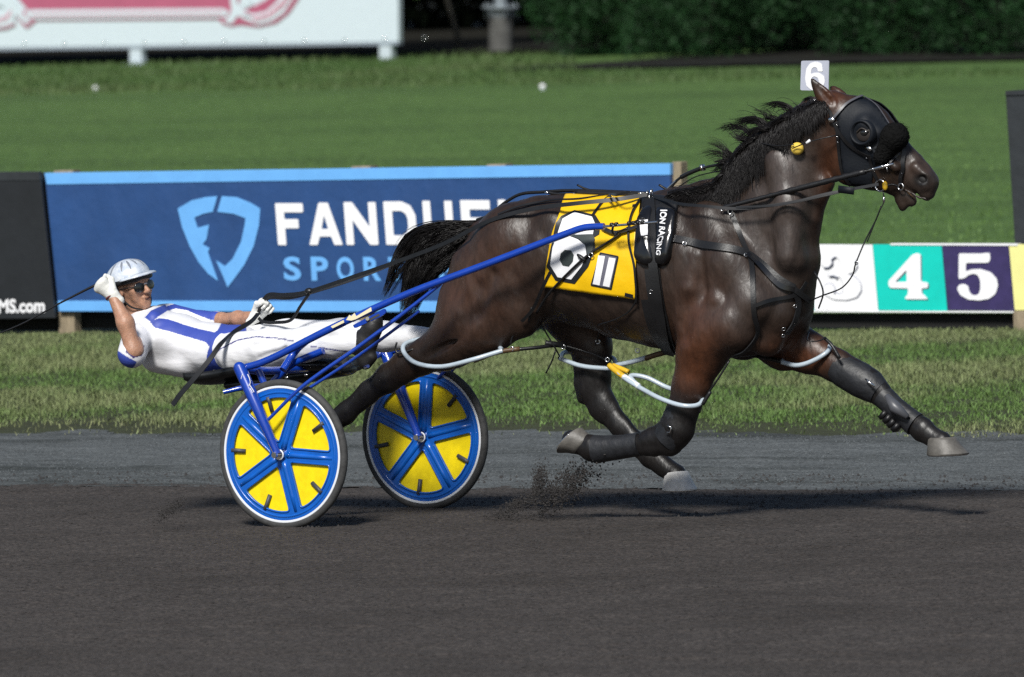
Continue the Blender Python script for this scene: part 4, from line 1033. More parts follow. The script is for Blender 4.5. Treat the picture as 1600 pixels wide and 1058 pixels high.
# far foot rest and near foot rest
tb('foot_rest', [P(575, 572, -W+.16), P(570, 574, -.28), P(573, 574, -.18)], .008)
tb('foot_rest', [P(690, 520, .5), P(694, 540, .3), P(694, 542, .2)], .008)

# ------------------------------------------------------------------ the driver
def ch(F, pts, k=.02, w=1., grow=0.):
    for a, b in zip(pts[:-1], pts[1:]):
        F.cone(P(*a[:3]), P(*b[:3]), a[3]*M+grow, b[3]*M+grow, a[4] if len(a) > 4 else w, b[4] if len(b) > 4 else w, k)
droot = P(370, 580, 0)
DR = empty('person', droot, 'driver in blue and white silks and white helmet, reclining with one arm raised', 'person')
# head frame
HC = P(208, 449, -.04)
hf = _r*.62-_d*.76+_z*.10; hf /= np.linalg.norm(hf)
hu = _z*.95-_r*.22; hu = hu-hf*(hu@hf); hu /= np.linalg.norm(hu); hs = np.cross(hu, hf)
def HD(x, y, z): return HC+hf*x+hs*y+hu*z
def head(F, g=0.):
    c = lambda a, b, r0, r1, w=1., k=.015: F.cone(HD(*a), HD(*b), r0+g, r1+g, w, w, k, L=hs)
    c((-.02, 0, .025), (.025, 0, .03), .088, .078, .86)
    c((.035, 0, .0), (.052, 0, -.070), .056, .034, 1.05, .03)
    c((.0, 0, -.02), (.01, 0, -.06), .06, .05, .95, .03)
    c((.078, -.022, .018), (.078, .022, .018), .013, .013)                    # brow
    c((.090, 0, .004), (.113, 0, -.028), .008, .0125, 1., .008)               # nose
    c((.100, -.013, -.031), (.100, .013, -.031), .0075, .0075, 1., .006)
    for s in (-1, 1):
        c((.062, s*.042, -.016), (.05, s*.038, -.05), .022, .016, 1., .02)     # cheek
        c((-.004, s*.078, .012), (-.002, s*.078, -.022), .017, .011, .45, .01) # ear
        F.cone(HD(.088, s*.030, .006), HD(.086, s*.034, .004), .010, k=.01, cut=True)
    c((.088, -.018, -.056), (.088, .018, -.056), .0085, .0085, 1., .006)
    c((.086, -.016, -.071), (.086, .016, -.071), .0088, .0088, 1., .006)
    c((.074, -.010, -.092), (.074, .010, -.092), .016, .016, 1., .015)          # chin
    F.cone(HD(.102, -.018, -.0635), HD(.102, .018, -.0635), .0052, k=.004, cut=True)
NK = HD(-.035, 0, -.075)
BF = Field([-1.4, -.75, .35], [1.1, .42, 1.35], .006)
head(BF)
chest = P(228, 512, 0)
BF.cone(NK, P(226, 500, 0), .054, .062, 1., 1., .03)
torso = [(232, 520, 0, 34, 1.5), (275, 534, 0, 38, 1.35), (325, 545, 0, 34, 1.3), (372, 546, 0, 35, 1.37)]
ch(BF, torso, .05)
armR = [(216, 524, -.19, 17), (209, 548, -.36, 14.5)]; foreR = [(209, 548, -.36, 13.5), (196, 505, -.37, 13), (176, 462, -.36, 8.5)]
armL = [(268, 494, .19, 16), (318, 506, .26, 13.5), (345, 501, .24, 12)]; foreL = [(345, 501, .24, 11.5), (372, 497, .18, 10.5), (399, 494, .12, 8)]
legR = [(372, 552, -.12, 27), (425, 545, -.17, 24), (478, 538, -.23, 18), (490, 536, -.235, 16), (520, 534, -.24, 15), (560, 534, -.24, 11)]
legL = [(372, 545, .12, 27), (450, 530, .16, 23), (535, 524, .20, 17), (548, 524, .20, 16), (600, 526, .21, 15), (668, 530, .21, 11)]
for a in (armR, foreR, armL, foreL, legR, legL): ch(BF, a, .03)
v_, q_ = BF.mesh(); v_ = relax(v_, q_, 2)
pb = mk('body', v_, q_, MT['skin'], DR)
pa_ = (v_-HC); lx, ly, lz = pa_@hf, pa_@hs, pa_@hu
MB().tube([HD(.094, -.015, -.0635), HD(.0985, 0, -.0635), HD(.094, .015, -.0635)], .0042, 8).build('mouth', mat('mouth', (.06, .015, .012), .5), DR)
MB().tube([HD(.095, -.009, -.0612), HD(.0985, 0, -.0612), HD(.095, .009, -.0612)], .0018, 8).build('teeth', m_decal_w, DR)
# silks
SF = Field([-1.4, -.62, .35], [.25, .48, 1.2], .0042)
ch(SF, torso, .05, grow=.014)
ch(SF, [(214, 530, -.19, 25), (206, 553, -.345, 23)], .03); SF.cone(P(216, 528, -.37), P(212, 540, -.37), .040, .045, k=.01, cut=True); ch(SF, [(268, 494, .19, 20), (318, 504, .25, 17), (338, 502, .245, 16.5)], .03)
SF.cone(P(240, 500, -.12), P(252, 490, .14), .045, .045, k=.04)
SF.cone(P(232, 497, 0), P(226, 492, 0), .058, .05, 1.2, 1.2, .03)
SF.cone(P(222, 484, 0), P(218, 470, 0), .052, .06, 1., 1., .012, cut=True)
SF.cone(P(250, 560, -.03), P(300, 570, -.03), .07, .07, 1.8, 1.8, .04)
rs = random.Random(4)
for pts in ([(235, 520), (260, 548), (300, 565)], [(270, 520), (290, 545), (320, 560)], [(250, 500), (280, 512), (320, 522)], [(300, 540), (322, 550), (335, 545)], [(232, 545), (262, 566), (290, 575)], [(285, 552), (310, 556), (330, 568)]):
    for a, b in zip(pts[:-1], pts[1:]): SF.cone(P(*a, -.235), P(*b, -.235), .012, k=.02, cut=True)
v_, q_ = SF.mesh(); v_ = relax(v_, q_, 2)
wr = (fbm(v_[:, 0]*9+v_[:, 2]*4, v_[:, 2]*9-v_[:, 1]*6, 81, 3)-.5)*.007
sk = mk('shirt', v_, q_, MT['shirt'], DR)
nn = np.zeros(len(v_)*3); sk.data.vertex_normals.foreach_get('vector', nn); v2 = v_+nn.reshape(-1, 3)*wr[:, None]
sk.data.vertices.foreach_set('co', (v2-np.array(droot)).astype(np.float32).ravel()); sk.data.update()
sp_ = proj(v_)
def inpoly(p, poly):
    x, y = p[:, 0], p[:, 1]; c = np.zeros(len(p), bool); n = len(poly)
    for i in range(n):
        x0, y0 = poly[i]; x1, y1 = poly[(i+1) % n]
        hit = ((y0 > y) != (y1 > y)); c ^= hit & (x < (x1-x0)*(y-y0)/((y1-y0) or 1e-9)+x0)
    return c
blueP = [[(234, 503), (248, 497), (262, 499), (290, 508), (335, 520), (352, 508), (364, 525), (332, 548), (322, 535), (300, 528), (268, 519), (242, 512)],
         [(248, 488), (262, 478), (280, 473), (296, 475), (312, 481), (330, 486), (350, 488), (347, 503), (330, 500), (310, 493), (292, 485), (275, 482), (258, 487)],
         [(226, 496), (236, 485), (258, 476), (264, 484), (247, 495), (236, 503)],
         [(350, 498), (385, 500), (385, 590), (317, 590), (325, 548), (338, 520)],
         [(180, 545), (196, 556), (214, 566), (206, 578), (180, 566)]]
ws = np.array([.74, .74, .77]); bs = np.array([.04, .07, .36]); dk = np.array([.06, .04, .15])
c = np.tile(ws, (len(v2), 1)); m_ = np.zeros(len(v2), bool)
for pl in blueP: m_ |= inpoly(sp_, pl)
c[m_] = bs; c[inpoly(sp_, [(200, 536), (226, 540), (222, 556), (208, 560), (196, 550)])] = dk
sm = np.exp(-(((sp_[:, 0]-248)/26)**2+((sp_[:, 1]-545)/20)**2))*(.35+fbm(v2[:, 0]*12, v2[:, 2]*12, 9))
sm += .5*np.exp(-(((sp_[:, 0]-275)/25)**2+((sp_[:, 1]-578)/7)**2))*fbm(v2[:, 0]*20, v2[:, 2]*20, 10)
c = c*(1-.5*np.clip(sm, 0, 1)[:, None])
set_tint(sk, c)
# trousers
TF = Field([-.85, -.5, .35], [1.1, .5, 1.2], .006)
ch(TF, [(342, 546, 0, 37, 1.3), (366, 546, 0, 37, 1.35)], .05, grow=.008)
ch(TF, legR, .04, grow=.024); ch(TF, legL, .04, grow=.024)
TF.cone(P(385, 560, -.08), P(430, 555, -.12), .085, .07, k=.04)
for pts in ([(395, 540), (440, 530)], [(405, 560), (450, 545)], [(350, 560), (372, 570)]):
    for a, b in zip(pts[:-1], pts[1:]): TF.cone(P(*a, -.275), P(*b, -.285), .010, k=.02, cut=True)
v_, q_ = TF.mesh(); v_ = relax(v_, q_, 2)
keep = None
wr = (fbm(v_[:, 0]*8+v_[:, 2]*6, v_[:, 2]*9-v_[:, 1]*6, 85, 3)-.5)*.009
tr = mk('trousers', v_, q_, MT['trou'], DR)
nn = np.zeros(len(v_)*3); tr.data.vertex_normals.foreach_get('vector', nn); v2 = v_+nn.reshape(-1, 3)*wr[:, None]
tr.data.vertices.foreach_set('co', (v2-np.array(droot)).astype(np.float32).ravel()); tr.data.update()
tp = proj(v2); c = np.tile(np.array([.76, .76, .78]), (len(v2), 1))
for pts in ([(327, 560), (345, 545), (370, 532), (400, 526), (430, 528), (458, 533)], [(485, 541), (510, 545), (545, 550)]):
    d_ = np.min([near_seg(tp, a, b) for a, b in zip(pts[:-1], pts[1:])], 0); c[(d_ < .9) & (v2[:, 1] < 0)] = (.05, .05, .2)
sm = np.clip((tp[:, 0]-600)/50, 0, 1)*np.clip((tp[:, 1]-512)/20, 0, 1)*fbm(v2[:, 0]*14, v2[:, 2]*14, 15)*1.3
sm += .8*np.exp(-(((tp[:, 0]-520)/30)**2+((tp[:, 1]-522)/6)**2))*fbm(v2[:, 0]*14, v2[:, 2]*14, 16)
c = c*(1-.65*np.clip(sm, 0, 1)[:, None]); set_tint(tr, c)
def blobmesh(name, fn, lo, hi, h, mt, parent, sm=2):
    F = Field(np.minimum(lo, hi), np.maximum(lo, hi), h); fn(F); v, q = F.mesh(); return mk(name, relax(v, q, sm), q, mt, parent)
m_bootb = mat('black_boot', (.012, .011, .011), .5, bump=.002, bscale=40, var=.4)
def bootR(F):
    ch(F, [(545, 536, -.24, 18), (560, 535, -.24, 18)], .02)
    ch(F, [(568, 556, -.24, 13, .8), (572, 535, -.24, 18, .8), (582, 512, -.24, 15, .9), (588, 501, -.24, 10, 1.1)], .03)
    ch(F, [(571, 566, -.24, 12, .9), (580, 558, -.24, 10, .9)], .02)
a = P(568, 535, -.24); blobmesh('boot', bootR, a-[.16, .1, .17], a+[.16, .1, .17], .005, m_bootb, DR)
def bootL(F):
    ch(F, [(655, 528, .21, 17), (675, 530, .21, 17)], .02)
    ch(F, [(684, 552, .21, 13, .8), (686, 530, .21, 17, .8), (694, 505, .21, 13, .9), (699, 496, .21, 9, 1.1)], .03)
a = P(682, 527, .21); blobmesh('boot', bootL, a-[.16, .1, .17], a+[.16, .1, .17], .005, m_bootb, DR)
# helmet, visor brim, lining, strap, sunglasses
m_helm = mat('helmet_shell', (.66, .69, .73), .28, coat=.4, col2=(.42, .48, .58), vscale=22)
hm = MB(); n, m = 36, 14; V = []
for i in range(m+1):
    a = (math.pi/2)*i/m*1.02
    for k in range(n):
        b = 2*math.pi*k/n
        rr = 1+.02*math.cos(b*6)*math.sin(a*2)
        V.append(HD(-.024+.120*math.sin(a)*math.cos(b)*rr, .106*math.sin(a)*math.sin(b)*rr, .040+.098*math.cos(a)+.012*math.cos(b)*math.sin(a)))
F = [(i*n+k, (i+1)*n+k, (i+1)*n+(k+1) % n, i*n+(k+1) % n) for i in range(m) for k in range(n)]
hm.add(V, F); hel = hm.build('helmet', m_helm, DR); so_ = hel.modifiers.new('solid', 'SOLIDIFY'); so_.thickness = .008; so_.offset = 0
# brim
V = []; nb_ = 20
for i, (r_, dz) in enumerate(((.098, .0), (.126, -.004), (.142, -.010))):
    for k in range(nb_+1):
        b = -1.15+2.3*k/nb_; e_ = 1 if i == 0 else (1-.55*(b/1.15)**2*(.5 if i == 1 else 1)*(.7))
        rr = .098+(r_-.098)*e_
        V.append(HD(-.008+rr*math.cos(b)*1.08, rr*.93*math.sin(b), .050+dz+.012*math.cos(b)))
F = [(i*(nb_+1)+k, i*(nb_+1)+k+1, (i+1)*(nb_+1)+k+1, (i+1)*(nb_+1)+k) for i in range(2) for k in range(nb_)]
bo = mk('brim', V, F, m_helm, hel); q = bo.modifiers.new('solid', 'SOLIDIFY'); q.thickness = .006
for b in (-.9, -.45, 0., .45, .9, 1.6, -1.6):
    pts = [HD(-.024+.1225*math.sin(a)*math.cos(b), .110*math.sin(a)*math.sin(b), .042+.1*math.cos(a)+.012*math.cos(b)*math.sin(a)) for a in np.linspace(.45, 1.1, 5)]
    MB().tube(pts, [.002, .006, .0065, .005, .002], 8, flat=.4).build('vent', mat('vent_grey', (.2, .22, .26), .5), hel)
MB().ring(HD(-.005, 0, .040), hu, .098, .014, 30, 8).build('lining', MT['black'], hel)
for s in (-1, 1):
    tb('chin_strap', [HD(-.01, s*.094, .035), HD(.0, s*.09, -.02), HD(.03, s*.066, -.085), HD(.055, s*.022, -.112), HD(.06, 0, -.114)], .0045, DR, MT['black'])
    tb('chin_strap', [HD(-.05, s*.088, .035), HD(-.03, s*.088, -.02), HD(.01, s*.078, -.06)], .005, DR, MT['black'])
hair = Field(HC-.16, HC+.16, .005); hair.cone(HD(-.03, 0, .01), HD(-.035, 0, -.03), .090, .078, .93, .93, .02, L=hs); hair.cone(HD(.06, 0, -.03), HD(.06, 0, .0), .085, .085, 1.4, 1.4, .01, cut=True, L=hs)
v_, q_ = hair.mesh(); mk('hair', v_, q_, MT['hair'], DR)
gl = empty('sunglasses', HD(.09, 0, 0), 'wraparound dark sunglasses on the driver face', 'sunglasses')
for s in (-1, 1):
    V = []; nn_ = 12
    for i in range(7):
        for k in range(nn_):
            rr = i/6; a = 2*math.pi*k/nn_; y_ = s*(.033+.0); yy = y_+.0325*rr*math.cos(a); zz = -.001+.0240*rr*math.sin(a)*(1.0 if math.sin(a) > 0 else 1.1)
            V.append(HD(.1035-3.6*yy*yy-.8*(zz)**2*4, yy, zz))
    F = [(i*nn_+k, i*nn_+(k+1) % nn_, (i+1)*nn_+(k+1) % nn_, (i+1)*nn_+k) for i in range(6) for k in range(nn_)]
    o = fixn(mk('lens', V, F, MT['lens'], gl)); q = o.modifiers.new('solid', 'SOLIDIFY'); q.thickness = .0025
    tb('temple', [HD(.085, s*.060, .008), HD(.06, s*.074, .008), HD(.0, s*.084, .006)], .003, gl, MT['black'])
tb('bridge', [HD(.1045, -.010, .009), HD(.106, 0, .011), HD(.1045, .010, .009)], .0028, gl, MT['metal'])
# gloved hands: palm, four fingers and a thumb each
def hand(name, wrist, dirv, palmn, thumbside, size, curl, parent, spread=.0):
    d = np.array(dirv, float); d /= np.linalg.norm(d); n = np.array(palmn, float); n -= d*(n@d); n /= np.linalg.norm(n); t = np.cross(d, n)*thumbside
    w = np.array(wrist, float); s = size
    F = Field(w-.16*s/1., w+.16*s, .0028)
    pt_ = lambda a, b, c_: w+(d*a+t*b+n*c_)*s
    F.cone(pt_(-.045, 0, 0), pt_(.0, 0, 0), .026*s, .027*s, k=.01)
    F.cone(pt_(0, .0, 0), pt_(.075, .0, .0), .026*s, .030*s, 1.35, 1.5, .02, L=t)
    F.cone(pt_(.08, .03, 0), pt_(.08, -.03, 0), .020*s, .018*s, k=.015)
    for i, (off, L1) in enumerate(((.0355, .9), (.0122, 1.), (-.0115, .94), (-.0345, .76))):
        a = .0; p = np.array([.086, off*1.02, .002]); L = .043*L1; r0 = .0112-.0006*i
        for j, (cu, ll) in enumerate(((curl[0], 1.), (curl[1], .72), (curl[2], .55))):
            a += cu; q = p+np.array([math.cos(a), spread*off*8, math.sin(a)])*L*ll
            F.cone(pt_(*p), pt_(*q), r0*s, (r0-.0009)*s, k=.0012); p = q; r0 -= .0009
    p = np.array([.020, .030, .008]); q = np.array([.055, .052, .028]); F.cone(pt_(*p), pt_(*q), .0155*s, .0135*s, k=.012)
    q2 = np.array([.085, .034, .050]); F.cone(pt_(*q), pt_(*q2), .0132*s, .0115*s, k=.004)
    q3 = np.array([.094, .012, .054]); F.cone(pt_(*q2), pt_(*q3), .0115*s, .010*s, k=.004)
    v, q = F.mesh(); return mk(name, relax(v, q, 1), q, MT['glove'], parent)
wR = P(176, 461, -.36)
hand('glove', wR, _r*-.62+_z*.55+_d*.1, _d*.85+_r*.35+_z*.35, -1, .96, (1.35, 1.5, 1.1), DR)
wL = P(400, 494, .12)
hand('glove', wL, _r*.62+_z*.62, -_d*1.+_r*.25, -1, .90, (1.3, 1.5, 1.1), DR)
MB().ring(P(175, 464, -.36), P(176, 462, -.36)-P(196, 505, -.37), .029, .005, 24, 8).build('wristband', mat('wristband', (.15, .04, .04), .4), DR)
# whip held back in the raised hand
WH = empty('whip', P(160, 447, -.36), 'thin black whip held in the raised glove, pointing down to the left', 'whip')
tb('handle', [P(168, 437, -.33), P(140, 450, -.36), P(95, 473, -.40)], [.006, .0065, .0045], WH, MT['strap'])
tb('lash', [P(95, 473, -.40), P(30, 508, -.46), P(-40, 535, -.52)], [.0045, .0035, .002], WH, MT['strap'])
# ------------------------------------------------------------------ tack
def path_on(pts, off, n=8, sm=3):
    sp = spline([(x, y, 0) for x, y in pts], n); R = [onhorse(p[0], p[1], off) for p in sp]
    A = np.array([r[0] for r in R]); N = np.array([r[1] for r in R])
    for _ in range(sm):
        A[1:-1] = (A[:-2]+A[1:-1]*2+A[2:])/4+N[1:-1]*.0006; N[1:-1] = (N[:-2]+N[1:-1]*2+N[2:])/4
    return A, N
def strap3(name, A, N, w, th, mt, parent):
    V = []; m = len(A)
    for i in range(m):
        t = A[min(i+1, m-1)]-A[max(i-1, 0)]; t = t/(np.linalg.norm(t)+1e-9); s = np.cross(t, N[i]); s /= np.linalg.norm(s)+1e-9; nn = np.cross(s, t)
        for a, b in ((-1, 0), (1, 0), (1, 1), (-1, 1)): V.append(A[i]+s*a*w/2+nn*th*b*(1 if nn@N[i] > 0 else -1))
    F = [(i*4+k, i*4+(k+1) % 4, (i+1)*4+(k+1) % 4, (i+1)*4+k) for i in range(m-1) for k in range(4)]+[(0, 1, 2, 3), tuple((m-1)*4+k for k in range(4))]
    return fixn(mk(name, V, F, mt, parent, auto=40))
def strap(name, pts, wpx, mt, parent, th=.004, off=.003): return strap3(name, *path_on(pts, off), wpx*M, th, mt, parent)
def line(name, pts, r, mt, parent, n=8): return MB().tube(spline(pts, 6) if len(pts) > 2 else pts, r, n).build(name, mt, parent)
BK = MT['strap']
# --- number cloth over the back
CL = empty('saddle_cloth', onhorse(925, 380)[0], 'yellow number cloth with a white 6 and a small 11 hanging on the horse side', 'saddle cloth', None)
cy_top = [(885, 304), (1002, 309)]
def clothpt(s, t):                        # s along the horse, t from the spine down the near side
    top = np.array(cy_top[0])*(1-s)+np.array(cy_top[1])*s
    bot = np.array([852., 447])*(1-s)+np.array([996., 466])*s
    side_l = np.array([862, 350.]); x = top*(1-t)+bot*t
    x[0] -= 6*math.sin(math.pi*min(t*1.0, 1))*(1-s)
    x[0] -= 5*math.sin(math.pi*t)*s*.6
    return x
def clothgrid(sign):
    V = []; ns, nt_ = 30, 34
    for i in range(ns+1):
        for j in range(nt_+1):
            s, t = i/ns, j/nt_; x = clothpt(s, t)
            x[1] = max(x[1], 300)
            p, n = onhorse(x[0], x[1]+ (3 if j == 0 else 0), .010+.006*fbm(s*5, t*5, 91)+.006*t)
            p = np.array(p)
            V.append(p)
    V = np.array(V).reshape(ns+1, nt_+1, 3)
    for _ in range(4): V[1:-1, 1:-1] = (V[:-2, 1:-1]+V[2:, 1:-1]+V[1:-1, :-2]+V[1:-1, 2:]+4*V[1:-1, 1:-1])/8
    return V
VC = clothgrid(-1)
# carry the cloth over the spine and down the far side by reflection
full = np.concatenate([(VC*[1, -1, 1])[:, ::-1][:, :-1], VC], 1)
a_, b_ = full.shape[:2]; ii = np.arange(a_*b_).reshape(a_, b_)
FQ = np.stack([ii[:-1, :-1], ii[1:, :-1], ii[1:, 1:], ii[:-1, 1:]], -1).reshape(-1, 4)
co = mk('cloth', full.reshape(-1, 3), FQ, MT['cloth'], CL); fixn(co)
q = co.modifiers.new('solid', 'SOLIDIFY'); q.thickness = .003; q.offset = 0
CB = BVHTree.FromPolygons([Vector(x) for x in full.reshape(-1, 3)], [tuple(x) for x in FQ])
def print_on(loops, name, mt, off, parent, bvh=None, cuts=3, rnd=0.):
    if rnd: loops = [loopround(l, rnd) for l in loops]
    bm = bmesh.new(); base = [p for l in loops for p in l]
    vs = [bm.verts.new((p[0], p[1], 0)) for p in base]
    for t in tessellate_polygon([[Vector((p[0], p[1], 0)) for p in l] for l in loops]):
        try: bm.faces.new([vs[i] for i in t])
        except ValueError: pass
    for _ in range(cuts):
        e = [e for e in bm.edges if e.calc_length() > 7]
        if e: bmesh.ops.subdivide_edges(bm, edges=e, cuts=1, use_grid_fill=False); bmesh.ops.triangulate(bm, faces=bm.faces)
    bm.verts.ensure_lookup_table()
    V = [onhorse(v.co.x, v.co.y, off, bvh=bvh)[0] for v in bm.verts]; F = [tuple(v.index for v in f.verts) for f in bm.faces]; bm.verts.index_update()
    F = [tuple(v.index for v in f.verts) for f in bm.faces]; bm.free()
    return mk(name, V, F, mt, parent)
def cz(l): return [(820+x/4.407, 260+y/4.407) for x, y in l]
m_pblk = mat('print_black', (.012, .014, .018), .4); m_pwht = mat('print_white', (.8, .8, .82), .4); m_pgry = mat('print_charcoal', (.035, .045, .045), .45)
print_on([cz([(345, 305), (490, 340), (525, 395), (515, 470), (480, 490), (488, 560), (440, 690), (345, 808), (215, 785), (152, 690), (190, 520), (215, 390), (250, 345)])], 'digit_border', m_pblk, .0050, CL, CB)
print_on([cz([(345, 322), (465, 352), (488, 400), (470, 480), (300, 470), (232, 460), (262, 365)]), ], 'digit', m_pwht, .0075, CL, CB)
print_on([cz([(232, 462), (300, 478), (370, 505), (420, 545), (430, 610), (395, 690), (325, 778), (232, 762), (178, 680), (195, 560)])], 'digit', m_pwht, .0075, CL, CB)
print_on([cz([(300, 475), (470, 470), (486, 500), (470, 580), (435, 612), (425, 545), (375, 500)])], 'digit_gap', m_pgry, .0078, CL, CB)
print_on([cz([(285, 576), (325, 580), (344, 610), (338, 655), (312, 688), (270, 682), (248, 645), (255, 600)])], 'digit_hole', m_pgry, .0100, CL, CB)
print_on([cz([(520, 592), (650, 618), (600, 850), (455, 820)])], 'box_border', m_pblk, .0050, CL, CB, rnd=2)
print_on([cz([(530, 606), (638, 628), (592, 836), (468, 812)])], 'box', mat('box_grey', (.12, .12, .16), .5), .0065, CL, CB, rnd=1)
print_on([cz([(512, 615), (557, 620), (520, 818), (474, 808)])], 'digit', m_pwht, .0085, CL, CB)
print_on([cz([(585, 628), (632, 635), (588, 830), (541, 820)])], 'digit', m_pwht, .0085, CL, CB)
print_on([cz([(695, 868), (765, 885), (768, 912), (690, 892)])], 'tab', m_pblk, .006, CL, CB); print_on([cz([(745, 268), (778, 262), (770, 286), (742, 282)])], 'tab', m_pblk, .006, CL, CB)
# --- harness
HN = empty('harness', onhorse(1035, 380)[0], 'black pacing harness with padded saddle, girth, breast collar and back straps on the horse', 'harness')
PD = MT['pad']
def pad_on(loops, off, name, mt, thick=.022):
    bm = bmesh.new(); L = loopround(loops, 8, 4); n = len(L); c = np.mean(L, 0); V = []; F = []
    rings = ((1.0, .0), (.99, .45), (.93, .85), (.8, 1.), (.5, 1.08), (0.02, 1.1))
    for sc, h in rings:
        for p in L:
            x = c+(np.array(p)-c)*sc; V.append(onhorse(x[0], x[1], off+thick*h)[0])
    for i in range(len(rings)-1): F += [(i*n+k, i*n+(k+1) % n, (i+1)*n+(k+1) % n, (i+1)*n+k) for k in range(n)]
    return fixn(mk(name, V, F, mt, HN))
pad_on([(1003, 306), (1040, 308), (1062, 316), (1057, 340), (1000, 342)], .002, 'saddle', MT['black'], .016)
pad_on([(997, 345), (1010, 325), (1023, 325), (1024, 414), (1008, 416), (993, 407)], .003, 'saddle_pad', PD, .034)
pad_on([(1028, 326), (1060, 330), (1057, 365), (1048, 408), (1036, 417), (1026, 412)], .003, 'saddle_flap', PD, .036)
strap('girth', [(1018, 316), (1022, 350), (1022, 400), (1027, 440), (1033, 480), (1040, 520), (1048, 548)], 15, MT['black'], HN, .008, .018)
strap('girth_strap', [(1020, 420), (1025, 460), (1036, 510), (1046, 545)], 26, MT['black'], HN, .005, .006)
# the rest of the girth runs under the belly to the far side
gx = float(onhorse(1045, 545)[0][0])
A = []; 
for a in np.linspace(-1.9, 1.9, 40):
    o_ = Vector((gx+.0, 0, .98)); d_ = Vector((0, math.sin(a), -math.cos(a))); h_ = HB_.ray_cast(o_+d_*1.2, -d_)
    if h_[0] is not None and abs(h_[0].y) < .30 and (h_[0]-o_).length < .40 and h_[0].z > .70: A.append((h_[0]+d_*.008, d_))
if A: strap3('girth', np.array([x[0] for x in A]), np.array([x[1] for x in A]), .07, .005, MT['black'], HN)
v, f = text_mesh('ION RACING', .02)
def ionpt(a): x = 1043+a[0]*(-7)+(a[1]-.5)*9.5; y = 336+a[0]*64; return x, y
VV = [onhorse(*ionpt(a), .0455)[0] for a in v]
mk('lettering', VV, [t[::-1] for t in f], m_pwht, HN, smooth=False)
print_on([[(1005, 351), (1017, 350), (1018, 372), (1007, 373)]], 'tag', m_pwht, .044, HN)
# saddle top terrets and crupper straps along the back
for x, y in ((1013, 303), (1020, 301), (1017, 309)):
    p, n_ = onhorse(x, y+6, .01); MB().ring(p+Vector((0, 0, .012)), (1, .3, 0), .014, .0035, 16, 6).build('terret', MT['metal'], HN)
def back(name, pts, r=.006, v=0., flat=1.):       # lies along the spine
    q = []
    for x, y in pts: q.append(P(x, y, v))
    return MB().tube(spline(q, 6), r, 8).build(name, BK, HN)
back('back_strap', [(1010, 302), (960, 299.5), (920, 298), (880, 298), (850, 300), (815, 303), (790, 316), (765, 336), (745, 344)], .008)
back('back_pad', [(900, 301), (930, 302), (970, 303), (1003, 306)], .014)
back('loose_strap', [(902, 289), (915, 295), (935, 300), (955, 302)], [.002, .006, .007, .006, .004]*5 if False else .005)
back('back_strap', [(853, 300), (870, 303), (900, 303)], .007, -.02)
for x, y in ((854, 301), (903, 308), (955, 304), (1000, 302)): MB().ball(P(x, y, -.03), (.012, .006, .006), 8, 6).build('buckle', MT['metal'], HN)
strap('crupper_strap', [(985, 300), (950, 308), (905, 315), (860, 317), (815, 325), (780, 338)], 4, BK, HN, .004, .012)
# hopple hangers, back down the flank
strap('hanger', [(955, 305), (925, 345), (890, 390), (862, 425), (850, 450), (835, 478), (815, 500)], 5, BK, HN, .004, .018)
line('hanger', [onhorse(832, 478, .02)[0], P(822, 510, -.2), P(802, 525, -.2), P(798, 538, -.2)], .005, BK, HN)
line('hanger', [onhorse(985, 360, .03)[0], onhorse(960, 378, .03)[0], onhorse(925, 398, .03)[0], onhorse(900, 420, .03)[0], onhorse(862, 455, .02)[0], onhorse(838, 486, .02)[0]], .0065, BK, HN)
MB().ball(onhorse(915, 403, .035)[0], (.03, .012, .01), 10, 6, Matrix.Rotation(.6, 3, 'Y')).build('hanger_slide', MT['black'], HN)
MB().ring(Vector(onhorse(927, 400, .035)[0]), (0, 1, 0), .012, .003, 16, 6).build('ring', MT['metal'], HN)
# loose rein and line falling behind the saddle
strap('line', [(1003, 316), (990, 340), (985, 370), (992, 405), (997, 440), (997, 470)], 3.5, BK, HN, .004, .022)
line('line', [onhorse(997, 468, .02)[0], onhorse(985, 485, .012)[0], onhorse(965, 497, .008)[0], onhorse(935, 506, .008)[0]], .004, BK, HN)
# breast collar and neck straps
strap('breast_collar', [(1040, 371), (1080, 379), (1120, 386), (1160, 394), (1185, 410), (1215, 435), (1240, 450)], 12, MT['black'], HN, .006, .005)
strap('breast_strap', [(1165, 398), (1190, 420), (1218, 446), (1240, 452)], 8, PD, HN, .007, .012)
strap('neck_strap', [(1140, 322), (1150, 350), (1160, 380), (1172, 410), (1176, 450), (1178, 490), (1182, 520), (1165, 545), (1150, 553)], 8, MT['black'], HN, .005, .006)
strap('breast_strap', [(1178, 478), (1200, 470), (1225, 465), (1245, 458), (1258, 440)], 6, BK, HN, .005, .008)
strap('breast_strap', [(1240, 452), (1246, 475), (1240, 500), (1228, 520)], 10, MT['black'], HN, .006, .006)
strap('breast_strap', [(1228, 442), (1250, 460), (1262, 470)], 9, MT['black'], HN, .006, .012)
for x, y in ((1071, 382), (1242, 452), (1252, 461), (1240, 478), (1223, 512), (1222, 522), (1164, 400), (1050, 369), (1019, 455), (1032, 463), (1030, 466)):
    p, n_ = onhorse(x, y, .013); MB().ring(p, n_, .0085, .0019, 14, 6).build('buckle', MT['metal'], HN)
line('loose_strap', [onhorse(1262, 470, .01)[0], P(1285, 462, -.1), P(1315, 450, -.1), P(1332, 430, -.1), P(1337, 412, -.1), P(1352, 376, -.06), P(1368, 345, -.04), P(1377, 322, -.02)], .0036, BK, HN)
line('loose_strap', [P(1272, 425, -.1), P(1282, 442, -.12), P(1286, 460, -.12), P(1279, 482, -.11)], .004, BK, HN)
